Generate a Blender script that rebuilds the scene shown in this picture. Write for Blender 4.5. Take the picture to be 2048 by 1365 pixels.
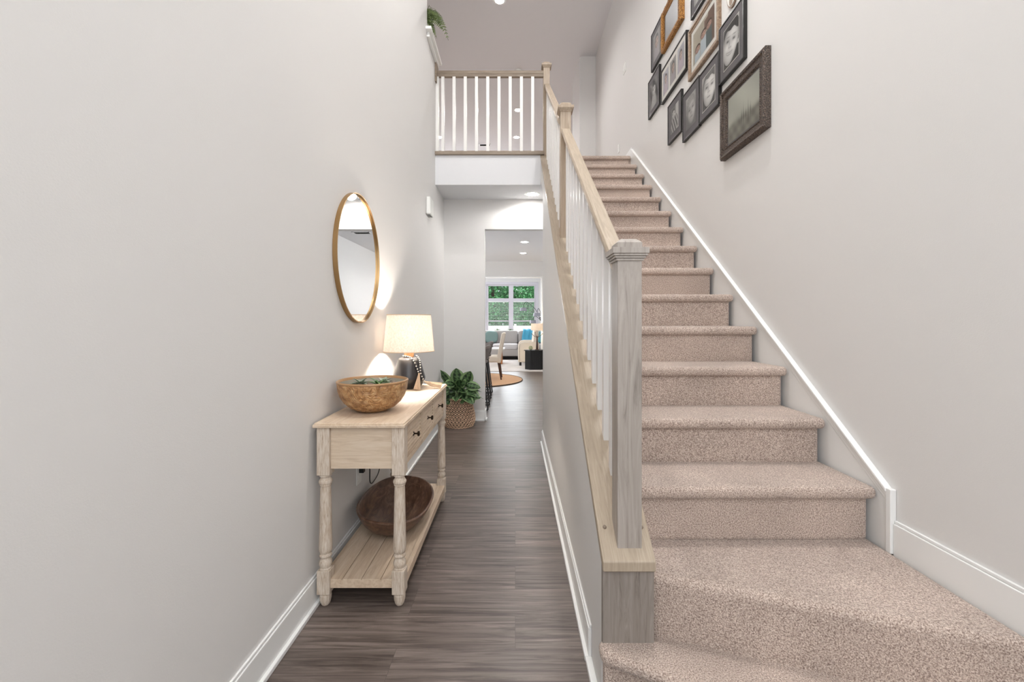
import bpy, math, random
from mathutils import Vector, Matrix
from math import sin, cos, pi, radians, sqrt

for o in list(bpy.data.objects):
    bpy.data.objects.remove(o)
SC = bpy.context.scene
COL = SC.collection
rnd = random.Random(7)

# ------------------------------------------------------------------ camera
F, CX, CY, H = 853.0, 1030.5, 640.0, 1.25
cam_d = bpy.data.cameras.new('camera')
cam = bpy.data.objects.new('camera', cam_d); COL.objects.link(cam)
cam.location = (0, 0, H); cam.rotation_euler = (pi/2, 0, 0)
cam_d.sensor_width = 36.0; cam_d.lens = F*36/2048
cam_d.shift_x = (1024-CX)/2048; cam_d.shift_y = (CY-682.5)/2048
cam_d.clip_start = 0.05; cam_d.clip_end = 200
SC.camera = cam

# ------------------------------------------------------------------ world, sun, exposure
SC.view_settings.view_transform = 'Standard'
SC.view_settings.look = 'None'
SC.view_settings.exposure = 0.50
SC.view_settings.gamma = 1.0
SC.view_settings.use_curve_mapping = False
W = bpy.data.worlds.new('world'); SC.world = W; W.use_nodes = True
bg = W.node_tree.nodes['Background']
bg.inputs['Color'].default_value = (0.80, 0.90, 1.0, 1); bg.inputs['Strength'].default_value = 0.9

def light(name, kind, loc, energy, color=(1, 1, 1), rot=(0, 0, 0), parent=None, **kw):
    d = bpy.data.lights.new(name, kind); d.energy = energy; d.color = color
    for k, v in kw.items(): setattr(d, k, v)
    o = bpy.data.objects.new(name, d); COL.objects.link(o)
    o.location = loc; o.rotation_euler = rot
    if parent: o.parent = parent
    return o
WARM = (1.0, 0.985, 0.965)
light('sun', 'SUN', (0, 30, 20), 5.0, (1, .96, .9), (radians(-35), radians(20), 0), angle=0.02)
# added fill lamps for entry, loft and kitchen; daylight at the living room window
light('entry_fill_upper', 'AREA', (0.25, -2.05, 3.9), 58, (0.93, 0.96, 1.0), (radians(78), 0, 0), shape='RECTANGLE', size=2.0, size_y=2.6)
light('entry_fill_lower', 'AREA', (0.25, -2.05, 1.25), 20, (0.93, 0.96, 1.0), (radians(90), 0, 0), shape='RECTANGLE', size=1.6, size_y=1.9)
light('loft_fill', 'AREA', (-2.0, 13.9, 4.3), 95, (0.90, 0.94, 1.0), (radians(-90), 0, 0), shape='RECTANGLE', size=4.0, size_y=1.6)
light('living_window_daylight', 'AREA', (-1.6, 14.45, 1.6), 110, (0.90, 0.95, 1.0), (radians(-90), 0, 0), shape='RECTANGLE', size=4.0, size_y=1.6)
light('kitchen_fill', 'AREA', (-4.85, 8.0, 1.5), 115, (0.92, 0.96, 1.0), (0, radians(-90), 0), shape='RECTANGLE', size=1.6, size_y=4.5)

# ------------------------------------------------------------------ helpers
def lin(c):
    c = c/255.0
    return c/12.92 if c <= 0.04045 else ((c+0.055)/1.055)**2.4
def rgb(r, g, b): return (lin(r), lin(g), lin(b), 1.0)

class MB:
    def __init__(s): s.v = []; s.f = []; s.c = None
    def add(s, vs, fs):
        n = len(s.v); s.v += [tuple(v) for v in vs]; s.f += [tuple(i+n for i in f) for f in fs]; return s
    def box(s, x0, x1, y0, y1, z0, z1):
        return s.add([(x0,y0,z0),(x1,y0,z0),(x1,y1,z0),(x0,y1,z0),(x0,y0,z1),(x1,y0,z1),(x1,y1,z1),(x0,y1,z1)],
                     [(0,3,2,1),(4,5,6,7),(0,1,5,4),(1,2,6,5),(2,3,7,6),(3,0,4,7)])
    def cbox(s, cx, cy, z0, z1, w, d): return s.box(cx-w/2, cx+w/2, cy-d/2, cy+d/2, z0, z1)
    def prism(s, poly, axis, a, b):
        # poly in the two other axes (x:(y,z)  y:(x,z)  z:(x,y))
        def P(p, t):
            return (t, p[0], p[1]) if axis == 'x' else (p[0], t, p[1]) if axis == 'y' else (p[0], p[1], t)
        n = len(poly)
        area = sum(poly[i][0]*poly[(i+1) % n][1]-poly[(i+1) % n][0]*poly[i][1] for i in range(n))
        if area < 0: poly = poly[::-1]
        vs = [P(p, a) for p in poly]+[P(p, b) for p in poly]
        lo = tuple(range(n-1, -1, -1)); hi = tuple(range(n, 2*n)); sides = [(i, (i+1) % n, n+(i+1) % n, n+i) for i in range(n)]
        fs = [lo, hi]+sides
        flip = (axis == 'y')
        if b < a: flip = not flip
        if flip: fs = [f[::-1] for f in fs]
        return s.add(vs, fs)
    def lathe(s, prof, c=(0, 0, 0), n=32, sx=1.0, sy=1.0, mat=None, caps=True):
        vs = []; fs = []
        m = len(prof)
        for r, z in prof:
            for k in range(n):
                a = 2*pi*k/n
                p = Vector((r*cos(a)*sx, r*sin(a)*sy, z))
                if mat: p = mat @ p
                vs.append((p[0]+c[0], p[1]+c[1], p[2]+c[2]))
        for j in range(m-1):
            for k in range(n):
                fs.append((j*n+k, j*n+(k+1) % n, (j+1)*n+(k+1) % n, (j+1)*n+k))
        if caps and prof[0][0] > 1e-5: fs.append(tuple(range(n-1, -1, -1)))
        if caps and prof[-1][0] > 1e-5: fs.append(tuple((m-1)*n+k for k in range(n)))
        return s.add(vs, fs)
    def tube(s, pts, r, n=8, closed=False, caps=True):
        pts = [Vector(p) for p in pts]; m = len(pts)
        rs = r if isinstance(r, (list, tuple)) else [r]*m
        up = Vector((0, 0, 1)); vs = []
        prev = None
        for i, p in enumerate(pts):
            if closed: t = pts[(i+1) % m]-pts[i-1]
            else: t = pts[min(i+1, m-1)]-pts[max(i-1, 0)]
            t.normalize()
            if prev is None:
                a = t.cross(up)
                if a.length < 1e-3: a = t.cross(Vector((1, 0, 0)))
            else:
                a = prev-t*prev.dot(t)
                if a.length < 1e-5: a = t.cross(up)
            a.normalize(); prev = a; b = t.cross(a)
            for k in range(n):
                q = 2*pi*k/n
                vs.append(p+(a*cos(q)+b*sin(q))*rs[i])
        fs = []
        for i in range(m if closed else m-1):
            j = (i+1) % m
            for k in range(n):
                fs.append((i*n+k, i*n+(k+1) % n, j*n+(k+1) % n, j*n+k))
        if not closed and caps:
            fs.append(tuple(range(n-1, -1, -1))); fs.append(tuple((m-1)*n+k for k in range(n)))
        return s.add(vs, fs)
    def ball(s, c, r, n=10, m=6, sz=1.0):
        return s.lathe([(max(r*sin(pi*i/m), 1e-6), -r*sz*cos(pi*i/m)) for i in range(m+1)], c, n)
    def build(s, name, mat, parent=None, bevel=0, seg=2, subsurf=0, sharp=35, colors=None, weld=False):
        me = bpy.data.meshes.new(name)
        o0 = origin(parent)
        me.from_pydata([(v[0]-o0[0], v[1]-o0[1], v[2]-o0[2]) for v in s.v], [], s.f)
        me.update()
        me.materials.append(mat)
        if colors:
            ca = me.color_attributes.new('paint', 'FLOAT_COLOR', 'POINT')
            for i, c in enumerate(colors): ca.data[i].color = (c[0], c[1], c[2], 1)
        for p in me.polygons: p.use_smooth = True
        me.set_sharp_from_angle(angle=radians(sharp))
        o = bpy.data.objects.new(name, me); COL.objects.link(o)
        if parent: o.parent = parent
        if bevel:
            b = o.modifiers.new('bevel', 'BEVEL'); b.width = bevel; b.segments = seg; b.limit_method = 'ANGLE'; b.angle_limit = radians(30)
            b.harden_normals = True
        if subsurf:
            b = o.modifiers.new('subsurf', 'SUBSURF'); b.levels = subsurf; b.render_levels = subsurf
        return o

def origin(p):
    v = Vector((0, 0, 0))
    while p: v += p.location; p = p.parent
    return v
def tag(o, label=None, cat=None, group=None, kind=None):
    if label: o['label'] = label
    if cat: o['category'] = cat
    if group: o['group'] = group
    if kind: o['kind'] = kind
    return o
def thing(name, loc, label, cat, group=None):
    o = bpy.data.objects.new(name, None); COL.objects.link(o); o.location = loc
    o.empty_display_size = 0.1
    return tag(o, label, cat, group)
def struct(mb, name, mat, label=None, **kw):
    o = mb.build(name, mat, **kw); o['kind'] = 'structure'
    o['label'] = label or name.replace('_', ' ')
    return o

# ------------------------------------------------------------------ materials
def newmat(name):
    m = bpy.data.materials.new(name); m.use_nodes = True
    nt = m.node_tree; b = nt.nodes['Principled BSDF']
    return m, nt, b
def plain(name, col, rough=0.5, metal=0.0, bump=0.0, bscale=200, spec=0.5, emit=None, est=0):
    m, nt, b = newmat(name)
    b.inputs['Base Color'].default_value = col; b.inputs['Roughness'].default_value = rough
    b.inputs['Metallic'].default_value = metal; b.inputs['Specular IOR Level'].default_value = spec
    if emit:
        b.inputs['Emission Color'].default_value = emit; b.inputs['Emission Strength'].default_value = est
    if bump:
        tc = nt.nodes.new('ShaderNodeTexCoord'); n = nt.nodes.new('ShaderNodeTexNoise'); bm = nt.nodes.new('ShaderNodeBump')
        n.inputs['Scale'].default_value = bscale; n.inputs['Detail'].default_value = 4
        bm.inputs['Strength'].default_value = bump; bm.inputs['Distance'].default_value = 0.002
        nt.links.new(tc.outputs['Object'], n.inputs['Vector']); nt.links.new(n.outputs['Fac'], bm.inputs['Height'])
        nt.links.new(bm.outputs['Normal'], b.inputs['Normal'])
    return m
def ramp(nt, stops):
    r = nt.nodes.new('ShaderNodeValToRGB'); e = r.color_ramp.elements
    e[0].position, e[0].color = stops[0]
    e[1].position, e[1].color = stops[-1]
    for p, c in stops[1:-1]:
        k = e.new(p); k.color = c
    return r
def wood(name, stops, scale=(1, 1, 1), nscale=6, rough=0.5, bump=0.15, dist=1.5, wave=True, detail=8):
    """grain runs along the axis whose scale is small"""
    m, nt, b = newmat(name); L = nt.links.new
    tc = nt.nodes.new('ShaderNodeTexCoord'); mp = nt.nodes.new('ShaderNodeMapping'); mp.inputs['Scale'].default_value = scale
    L(tc.outputs['Object'], mp.inputs['Vector'])
    n = nt.nodes.new('ShaderNodeTexNoise'); n.inputs['Scale'].default_value = nscale; n.inputs['Detail'].default_value = detail
    n.inputs['Roughness'].default_value = 0.65; n.inputs['Distortion'].default_value = dist
    L(mp.outputs['Vector'], n.inputs['Vector'])
    r = ramp(nt, stops); L(n.outputs['Fac'], r.inputs['Fac']); L(r.outputs['Color'], b.inputs['Base Color'])
    b.inputs['Roughness'].default_value = rough
    bm = nt.nodes.new('ShaderNodeBump'); bm.inputs['Strength'].default_value = bump; bm.inputs['Distance'].default_value = 0.003
    L(n.outputs['Fac'], bm.inputs['Height']); L(bm.outputs['Normal'], b.inputs['Normal'])
    return m
def painted(name, rough=0.5):
    m, nt, b = newmat(name)
    a = nt.nodes.new('ShaderNodeVertexColor'); a.layer_name = 'paint'
    nt.links.new(a.outputs['Color'], b.inputs['Base Color']); b.inputs['Roughness'].default_value = rough
    return m

WALL = plain('wall_paint', rgb(225, 223, 220.5), 0.75, bump=0.12, bscale=260, spec=0.25)
CEIL = plain('ceiling_paint', rgb(224, 224, 226), 0.85, bump=0.2, bscale=180, spec=0.2)
TRIM = plain('trim_white', rgb(240, 240, 238), 0.35)
PLASTIC = plain('white_plastic', rgb(240, 240, 236), 0.35)
BLACK = plain('black_paint', rgb(15, 14, 15), 0.5)
BRASS = plain('brushed_brass', rgb(170, 138, 96), 0.38, 1.0)
STAIRWOOD = wood('stair_wood_vertical', [(0.30, rgb(124, 115, 107)), (0.42, rgb(158, 149, 140)), (0.6, rgb(174, 165, 157)), (0.8, rgb(188, 180, 172))], (14, 14, 1.0), 2.4, 0.45, 0.1)
RAILWOOD = wood('stair_wood_rail', [(0.25, rgb(152, 137, 118)), (0.5, rgb(174, 158, 138)), (0.75, rgb(190, 176, 158))], (28, 1.6, 2.2), 2.5, 0.42, 0.08)
TANV = wood('stair_wood_tan', [(0.25, rgb(146, 128, 108)), (0.5, rgb(168, 150, 130)), (0.75, rgb(186, 170, 150))], (22, 22, 1.3), 2.2, 0.45, 0.1)
PANW = wood('stair_wood_shaded', [(0.30, rgb(108, 99, 92)), (0.42, rgb(136, 127, 119)), (0.6, rgb(150, 141, 133)), (0.8, rgb(164, 156, 148))], (20, 20, 1.2), 2.6, 0.5, 0.1)  # darker copy of the stair wood; the end panel's shade is in the colour
XWOOD = wood('stair_wood_level', [(0.25, rgb(120, 105, 91)), (0.5, rgb(142, 127, 111)), (0.75, rgb(162, 148, 132))], (1.6, 22, 22), 2.5, 0.45, 0.08)
CWOOD = wood('console_wood', [(0.25, rgb(186, 160, 134)), (0.5, rgb(211, 189, 164)), (0.8, rgb(228, 211, 192))], (12, 1.2, 12), 3.0, 0.5, 0.08)
CEND = wood('console_wood_end', [(0.25, rgb(190, 168, 142)), (0.5, rgb(212, 192, 168)), (0.8, rgb(226, 212, 194))], (1.2, 1.2, 12), 3.0, 0.5, 0.05)
LEGW = wood('console_leg_wood', [(0.28, rgb(132, 108, 86)), (0.37, rgb(190, 170, 148)), (0.55, rgb(212, 198, 182)), (0.75, rgb(226, 216, 204))], (40, 40, 5), 4.0, 0.6, 0.15, 0.4)
DARKW = wood('dough_bowl_wood', [(0.25, rgb(52, 34, 26)), (0.5, rgb(98, 70, 54)), (0.8, rgb(142, 110, 88))], (9, 2.2, 9), 3.0, 0.42, 0.3)
NECKW = wood('lamp_neck_wood', [(0.3, rgb(190, 130, 84)), (0.7, rgb(220, 168, 122))], (14, 14, 2), 3, 0.5, 0.05)
BROWNF = wood('brown_frame_wood', [(0.3, rgb(92, 70, 54)), (0.5, rgb(140, 116, 94)), (0.75, rgb(178, 158, 136))], (8, 3, 8), 6, 0.5, 0.15)

def carpet_mat(name, dark, mid, light_, big=3.0):
    m, nt, b = newmat(name); L = nt.links.new
    tc = nt.nodes.new('ShaderNodeTexCoord')
    n = nt.nodes.new('ShaderNodeTexNoise'); n.inputs['Scale'].default_value = 240; n.inputs['Detail'].default_value = 3; n.inputs['Roughness'].default_value = 0.8
    L(tc.outputs['Object'], n.inputs['Vector'])
    r = ramp(nt, [(0.36, dark), (0.5, mid), (0.64, light_)]); L(n.outputs['Fac'], r.inputs['Fac'])
    n2 = nt.nodes.new('ShaderNodeTexNoise'); n2.inputs['Scale'].default_value = big; n2.inputs['Detail'].default_value = 3
    L(tc.outputs['Object'], n2.inputs['Vector'])
    mr = nt.nodes.new('ShaderNodeMapRange'); mr.inputs['To Min'].default_value = 0.86; mr.inputs['To Max'].default_value = 1.12
    mr.inputs['From Min'].default_value = 0.3; mr.inputs['From Max'].default_value = 0.7
    L(n2.outputs['Fac'], mr.inputs['Value'])
    mx = nt.nodes.new('ShaderNodeVectorMath'); mx.operation = 'SCALE'
    L(r.outputs['Color'], mx.inputs[0]); L(mr.outputs['Result'], mx.inputs['Scale']); L(mx.outputs['Vector'], b.inputs['Base Color'])
    b.inputs['Roughness'].default_value = 0.95; b.inputs['Specular IOR Level'].default_value = 0.1
    b.inputs['Sheen Weight'].default_value = 0.25
    n3 = nt.nodes.new('ShaderNodeTexNoise'); n3.inputs['Scale'].default_value = 230; n3.inputs['Detail'].default_value = 4
    L(tc.outputs['Object'], n3.inputs['Vector'])
    bm = nt.nodes.new('ShaderNodeBump'); bm.inputs['Strength'].default_value = 0.9; bm.inputs['Distance'].default_value = 0.006
    L(n3.outputs['Fac'], bm.inputs['Height']); L(bm.outputs['Normal'], b.inputs['Normal'])
    return m
CARPET = carpet_mat('stair_carpet', rgb(126, 104, 95), rgb(195, 175, 161), rgb(236, 220, 208))
RUGW = carpet_mat('white_rug', rgb(205, 196, 190), rgb(224, 217, 212), rgb(236, 230, 226))

def floor_mat():
    m, nt, b = newmat('vinyl_plank_floor'); L = nt.links.new
    tc = nt.nodes.new('ShaderNodeTexCoord')
    br = nt.nodes.new('ShaderNodeTexBrick'); br.offset = 0.37; br.inputs['Scale'].default_value = 1.0
    br.inputs['Brick Width'].default_value = 1.22; br.inputs['Row Height'].default_value = 0.18
    br.inputs['Mortar Size'].default_value = 0.0006; br.inputs['Mortar Smooth'].default_value = 0.2; br.inputs['Bias'].default_value = 0
    br.inputs['Color1'].default_value = (0, 0, 0, 1); br.inputs['Color2'].default_value = (1, 1, 1, 1); br.inputs['Mortar'].default_value = (0.5, 0.5, 0.5, 1)
    L(tc.outputs['Object'], br.inputs['Vector'])
    # offset grain by plank
    cmb = nt.nodes.new('ShaderNodeVectorMath'); cmb.operation = 'SCALE'; cmb.inputs['Scale'].default_value = 7.0
    L(br.outputs['Color'], cmb.inputs[0])
    add = nt.nodes.new('ShaderNodeVectorMath'); add.operation = 'ADD'
    L(tc.outputs['Object'], add.inputs[0]); L(cmb.outputs['Vector'], add.inputs[1])
    mp = nt.nodes.new('ShaderNodeMapping'); mp.inputs['Scale'].default_value = (1.3, 26, 1); L(add.outputs['Vector'], mp.inputs['Vector'])
    n = nt.nodes.new('ShaderNodeTexNoise'); n.inputs['Scale'].default_value = 1.6; n.inputs['Detail'].default_value = 9; n.inputs['Roughness'].default_value = 0.68; n.inputs['Distortion'].default_value = 0.9
    L(mp.outputs['Vector'], n.inputs['Vector'])
    r = ramp(nt, [(0.26, rgb(56, 47, 43)), (0.42, rgb(88, 77, 71)), (0.55, rgb(114, 102, 95)), (0.68, rgb(134, 122, 115)), (0.82, rgb(160, 149, 142))])
    L(n.outputs['Fac'], r.inputs['Fac'])
    mr = nt.nodes.new('ShaderNodeMapRange'); mr.inputs['To Min'].default_value = 0.84; mr.inputs['To Max'].default_value = 1.12
    L(br.outputs['Color'], mr.inputs['Value'])
    sc = nt.nodes.new('ShaderNodeVectorMath'); sc.operation = 'SCALE'; L(r.outputs['Color'], sc.inputs[0]); L(mr.outputs['Result'], sc.inputs['Scale'])
    mx = nt.nodes.new('ShaderNodeMix'); mx.data_type = 'RGBA'; mx.inputs['B'].default_value = rgb(72, 63, 58)
    L(br.outputs['Fac'], mx.inputs['Factor']); L(sc.outputs['Vector'], mx.inputs['A']); L(mx.outputs['Result'], b.inputs['Base Color'])
    b.inputs['Roughness'].default_value = 0.36
    bm = nt.nodes.new('ShaderNodeBump'); bm.inputs['Strength'].default_value = 0.12; bm.inputs['Distance'].default_value = 0.002
    L(n.outputs['Fac'], bm.inputs['Height']); L(bm.outputs['Normal'], b.inputs['Normal'])
    return m
FLOOR = floor_mat()
MIRROR = plain('mirror_silver', (0.93, 0.94, 0.94, 1), 0.01, 1.0)
def glass_mat(name, tint=(1, 1, 1, 1), rough=0.02, ior=1.45):
    m = bpy.data.materials.new(name); m.use_nodes = True; nt = m.node_tree; nt.nodes.clear(); L = nt.links.new
    out = nt.nodes.new('ShaderNodeOutputMaterial'); t = nt.nodes.new('ShaderNodeBsdfTransparent'); g = nt.nodes.new('ShaderNodeBsdfGlossy')
    g.inputs['Roughness'].default_value = rough; t.inputs['Color'].default_value = tint
    lw = nt.nodes.new('ShaderNodeFresnel'); lw.inputs['IOR'].default_value = ior
    mx = nt.nodes.new('ShaderNodeMixShader'); L(lw.outputs['Fac'], mx.inputs['Fac']); L(t.outputs['BSDF'], mx.inputs[1]); L(g.outputs['BSDF'], mx.inputs[2]); L(mx.outputs['Shader'], out.inputs['Surface'])
    return m
GLASS = glass_mat('window_glass')

# ------------------------------------------------------------------ the house shell
XL, XR = -0.883, 1.372          # hall left wall, stair right wall
XW0, XW1 = 0.280, 0.443         # stair knee wall
ZC, ZL, ZT = 2.74, 3.10, 5.75   # hall ceiling, loft floor, upper ceiling
YF = 4.705                      # loft fascia
struct(MB().box(-5.2, 1.6, -2.4, 15.0, -0.1, 0.0), 'floor', FLOOR, 'grey brown vinyl plank floor')
struct(MB().box(-5.2, 4.2, -2.4, 14.2, ZT, ZT+0.1), 'ceiling', CEIL, 'upper ceiling over foyer and loft')
# left wall: full height in the foyer, a capped half wall at the loft
struct(MB().prism([(-2.3, 0), (5.275, 0), (5.275, ZC), (YF, ZC), (YF, 3.05), (4.80, 3.05), (4.80, 4.12), (4.27, 4.12), (4.27, ZT), (-2.3, ZT)], 'x', -1.0, XL), 'wall_left', WALL, 'tall left foyer wall')
struct(MB().prism([(-2.3, 0), (15, 0), (15, 3.1), (7.28, 3.1), (7.28, ZT), (-2.3, ZT)], 'x', XR, XR+0.12), 'wall_right', WALL, 'tall right stair wall')
struct(MB().box(1.10, 4.0, 7.28, 8.2, 3.05, ZT), 'wall_loft', WALL, 'loft wall end beside the stair head')
struct(MB().box(-1.0, XR+0.12, -2.4, -2.3, 0, ZT), 'wall_entry', WALL, 'entry wall')
struct(MB().box(-5.2, -1.0, 4.15, 4.27, 3.0, ZT), 'wall_loft_left', WALL, 'loft wall left')
struct(MB().box(-5.2, -5.1, 4.15, 14.1, 3.0, ZT), 'wall_loft_side', WALL, 'loft side wall')
struct(MB().box(-5.2, 4.2, 14.0, 14.1, 3.0, ZT), 'wall_loft_back', WALL, 'loft back wall')
struct(MB().box(4.1, 4.2, 7.28, 14.1, 3.0, ZT), 'wall_loft_right', WALL, 'loft right wall')
# lower rooms
struct(MB().box(-5.1, -0.377, 5.275, 5.39, 0, ZC).box(-0.377, XR, 5.275, 5.39, 2.372, ZC), 'wall_hall_end', WALL, 'hall end wall with wide opening')
struct(MB().box(-5.2, -5.1, 5.275, 15, 0, ZC), 'wall_kitchen', WALL, 'kitchen side wall')
struct(MB().box(XW1, XR, 4.33, 4.43, 0, 2.45), 'wall_under_stair', WALL, 'wall below the stair')
struct(MB().box(-5.1, 0.66, 10.86, 11.0, 2.32, ZC).box(0.66, XR, 10.86, 11.0, 0, ZC), 'wall_living', WALL, 'header wall before the living room')
struct(MB().box(-5.1, 0.66, 10.835, 10.86, 2.32, 2.36).box(0.66, 0.72, 10.835, 10.86, 0, 2.36), 'trim_1', TRIM, 'white casing of the living room opening', bevel=0.004)
# first storey slab; its front edge is the fascia under the loft railing
struct(MB().prism([(-5.1, 4.27), (-1.0, 4.27), (-1.0, YF), (XW1, YF), (XW1, 5.02), (4.1, 5.02), (4.1, 14.0), (-5.1, 14.0)], 'z', ZC, 3.065), 'ceiling_hall', CEIL, 'hall ceiling and loft edge')
struct(MB().box(-5.1, XR, 13.9, 14.7, ZC, 2.84), 'ceiling_living', CEIL, 'living room ceiling')
# stair soffit
struct(MB().prism([(4.33, 2.40), (5.02, ZC), (5.02, ZC+0.05), (4.33, 2.47)], 'x', XW1, XR), 'ceiling_stair', CEIL, 'stair soffit')
# living room window wall
WX0, WX1, WZ0, WZ1, WY = -0.99, 0.72, 0.78, 2.46, 14.6
struct(MB().box(-5.1, WX0, WY, WY+0.15, 0, ZC).box(WX1, XR, WY, WY+0.15, 0, ZC).box(WX0, WX1, WY, WY+0.15, 0, WZ0).box(WX0, WX1, WY, WY+0.15, WZ1, ZC), 'wall_window', WALL, 'living room window wall')
struct(MB().prism([(-5.1, 4.80), (XW1, 4.80), (XW1, 5.02), (4.1, 5.02), (4.1, 14.0), (-5.1, 14.0)], 'z', 3.065, 3.155), 'floor_loft', CARPET, 'carpeted loft floor')

# knee wall under the stair railing
SL = 0.768
def capz(y): return 0.515+SL*(y-1.383)
struct(MB().prism([(1.385, 0), (4.33, 0), (4.33, 2.55), (4.60, ZC), (4.705, ZC), (4.705, 3.03), (1.385, capz(1.385)-0.03)], 'x', XW0, XW1), 'wall_stair', WALL, 'sloping stair knee wall')

# baseboards: board + shoe moulding
def baseboard(name, pts, side, z=0.0, h=0.133, label=None):
    mb = MB()
    for (x0, y0), (x1, y1) in zip(pts[:-1], pts[1:]):
        dx, dy = x1-x0, y1-y0; L = sqrt(dx*dx+dy*dy); nx, ny = -dy/L*side, dx/L*side
        def quad(t, za, zb, e=0.0):
            ex, ey = dx/L*e, dy/L*e
            mb.prism([(x0-ex, y0-ey), (x1+ex, y1+ey), (x1+nx*t+ex, y1+ny*t+ey), (x0+nx*t-ex, y0+ny*t-ey)], 'z', za, zb)
        quad(0.013, z, z+h-0.012); quad(0.009, z+h-0.012, z+h); 
        if z == 0: quad(0.026, z, z+0.019)
    return struct(mb, name, TRIM, label or name.replace('_', ' '), bevel=0.003)
baseboard('baseboard_left', [(XL, -2.3), (XL, 5.275)], -1)
baseboard('baseboard_end', [(XL, 5.275), (-0.377, 5.275), (-0.377, 5.39)], -1)
baseboard('baseboard_stair', [(XW0, 4.33), (XW0, 1.56)], -1)
struct(MB().box(XW0-0.024, XW0, 1.385, 1.56, 0, 0.019), 'trim_6', TRIM, 'white shoe moulding at the end of the stair knee wall', bevel=0.003)
baseboard('baseboard_right', [(XR, 1.535), (XR, -0.2)], -1, z=0.395, h=0.133)
baseboard('baseboard_loft', [(XR, 7.28), (XR, 5.02)], -1, z=3.16, h=0.12)
baseboard('baseboard_far', [(XR, 14.6), (XR, 11.0)], -1)
# entry door behind the camera, and an unseen window added for the entry fill
dm = MB().box(-0.2, 0.72, -2.31, -2.27, 0.0, 2.05)
struct(dm, 'door_1', plain('door_paint', rgb(70, 72, 76), 0.4), 'entry door', bevel=0.004)
struct(MB().box(-0.75, 1.25, -2.31, -2.28, 2.6, 5.2), 'window_added', GLASS, 'tall unseen window added in the entry wall')

# skirt board on the stair wall with cap moulding
def skz(y): return 0.625+0.762*(y-1.555)
mb = MB().prism([(1.555, 0.40), (1.555, skz(1.555)), (4.98, skz(4.98)), (5.02, skz(4.98)), (5.02, 2.75), (1.70, 0.40)], 'x', XR-0.014, XR)
struct(mb, 'trim_2', TRIM, 'white stair skirt board')
mb = MB()
for t, a, b_ in ((0.026, 0.0, 0.014), (0.020, -0.022, 0.0), (0.017, -0.040, -0.022)):
    mb.prism([(1.553-a*0.0, skz(1.553)+a), (4.98, skz(4.98)+a), (4.98, skz(4.98)+b_), (1.553, skz(1.553)+b_)], 'x', XR-t, XR)
mb.box(XR-0.022, XR, 1.535, 1.556, 0.405, skz(1.553)+0.014)
struct(mb, 'trim_3', TRIM, 'white moulding along the stair skirt board', bevel=0.003)
# ledge of the loft half wall
struct(MB().box(-1.02, -0.828, 4.20, 4.82, 4.12, 4.15).box(-0.883, -0.855, 4.25, 4.80, 4.075, 4.12), 'trim_4', TRIM, 'white ledge capping the loft half wall', bevel=0.004)

# ------------------------------------------------------------------ staircase
ST = thing('staircase', (0.9, 1.3, 0), 'straight flight of beige carpeted stairs with angled bottom steps along the right wall', 'staircase')
G, R = 0.2608, 0.196
def nosy(i): return 1.587+(i-1)*G
def stz(i): return 0.624+(i-1)*R
def soft_edges(o, bev, seg=4):
    b = o.modifiers.new('bevel', 'BEVEL'); b.width = bev; b.segments = seg; b.limit_method = 'ANGLE'; b.angle_limit = radians(30)
# angled lower steps
s0 = MB().prism([(0.268, 1.325), (0.268, 1.3835), (0.446, 1.383), (0.446, 1.50), (1.358, 1.30), (1.358, 0.40), (0.42, 1.245)], 'z', 0.172, 0.217).build('carpeted_step', CARPET, ST)
soft_edges(s0, 0.018)
s0b = MB().prism([(0.284, 1.355), (0.284, 1.383), (0.446, 1.383), (0.446, 1.50), (1.358, 1.30), (1.358, 0.47), (0.435, 1.275)], 'z', 0.0, 0.19).build('step_riser', CARPET, ST)
s1 = MB().prism([(0.446, 1.398), (0.446, 1.66), (XR-0.016, 1.66), (XR-0.016, 1.088), (0.80, 1.278)], 'z', 0.0, 0.414).build('carpeted_step', CARPET, ST)
soft_edges(s1, 0.024)
for i in range(1, 15):
    y, z = nosy(i), stz(i)
    s = MB().box(0.4435, 1.351, y, y+G+0.06 if i < 14 else 5.03, z-0.046, z)
    s.box(0.4435, 1.340, y+0.030, y+0.09, z-R-0.02, z-0.02)
    o = s.build('carpeted_step', CARPET, ST); soft_edges(o, 0.019)

# ------------------------------------------------------------------ stair railing
RA = thing('stair_railing', (0.37, 1.378, 0.5), 'oak stair railing with white square balusters and three box newel posts', 'railing')
def newel(parent, xc, y0, zb, zt, w, name='newel_post', STAIRWOOD=STAIRWOOD):
    """y0 front face; zt underside of the cap"""
    yc = y0+w/2
    p = MB().cbox(xc, yc, zb, zt+0.01, w, w).build(name, STAIRWOOD, parent, bevel=0.002)
    c = MB()
    c.cbox(xc, yc, zt, zt+0.008, w+0.010, w+0.010)
    c.cbox(xc, yc, zt+0.008, zt+0.015, w+0.020, w+0.020)
    c.cbox(xc, yc, zt+0.015, zt+0.022, w+0.030, w+0.030)
    c.cbox(xc, yc, zt+0.022, zt+0.041, w+0.038, w+0.038)
    h = w/2+0.001
    z1, z2, z3 = zt+0.041, zt+0.060, zt+0.073
    k = h-0.015
    n = len(c.v)
    ring = lambda r, z: [(xc-r, yc-r, z), (xc+r, yc-r, z), (xc+r, yc+r, z), (xc-r, yc+r, z)]
    vs = ring(h, z1)+ring(h, z2)+ring(k, z3)
    fs = [(0,1,5,4),(1,2,6,5),(2,3,7,6),(3,0,4,7),(4,5,9,8),(5,6,10,9),(6,7,11,10),(7,4,8,11),(8,9,10,11)]
    c.add(vs, fs)
    c.build('newel_cap', STAIRWOOD, p, bevel=0.0008, seg=1)
    return p
newel(RA, 0.370, 1.378, capz(1.46)-0.09, 1.441, 0.079)
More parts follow.
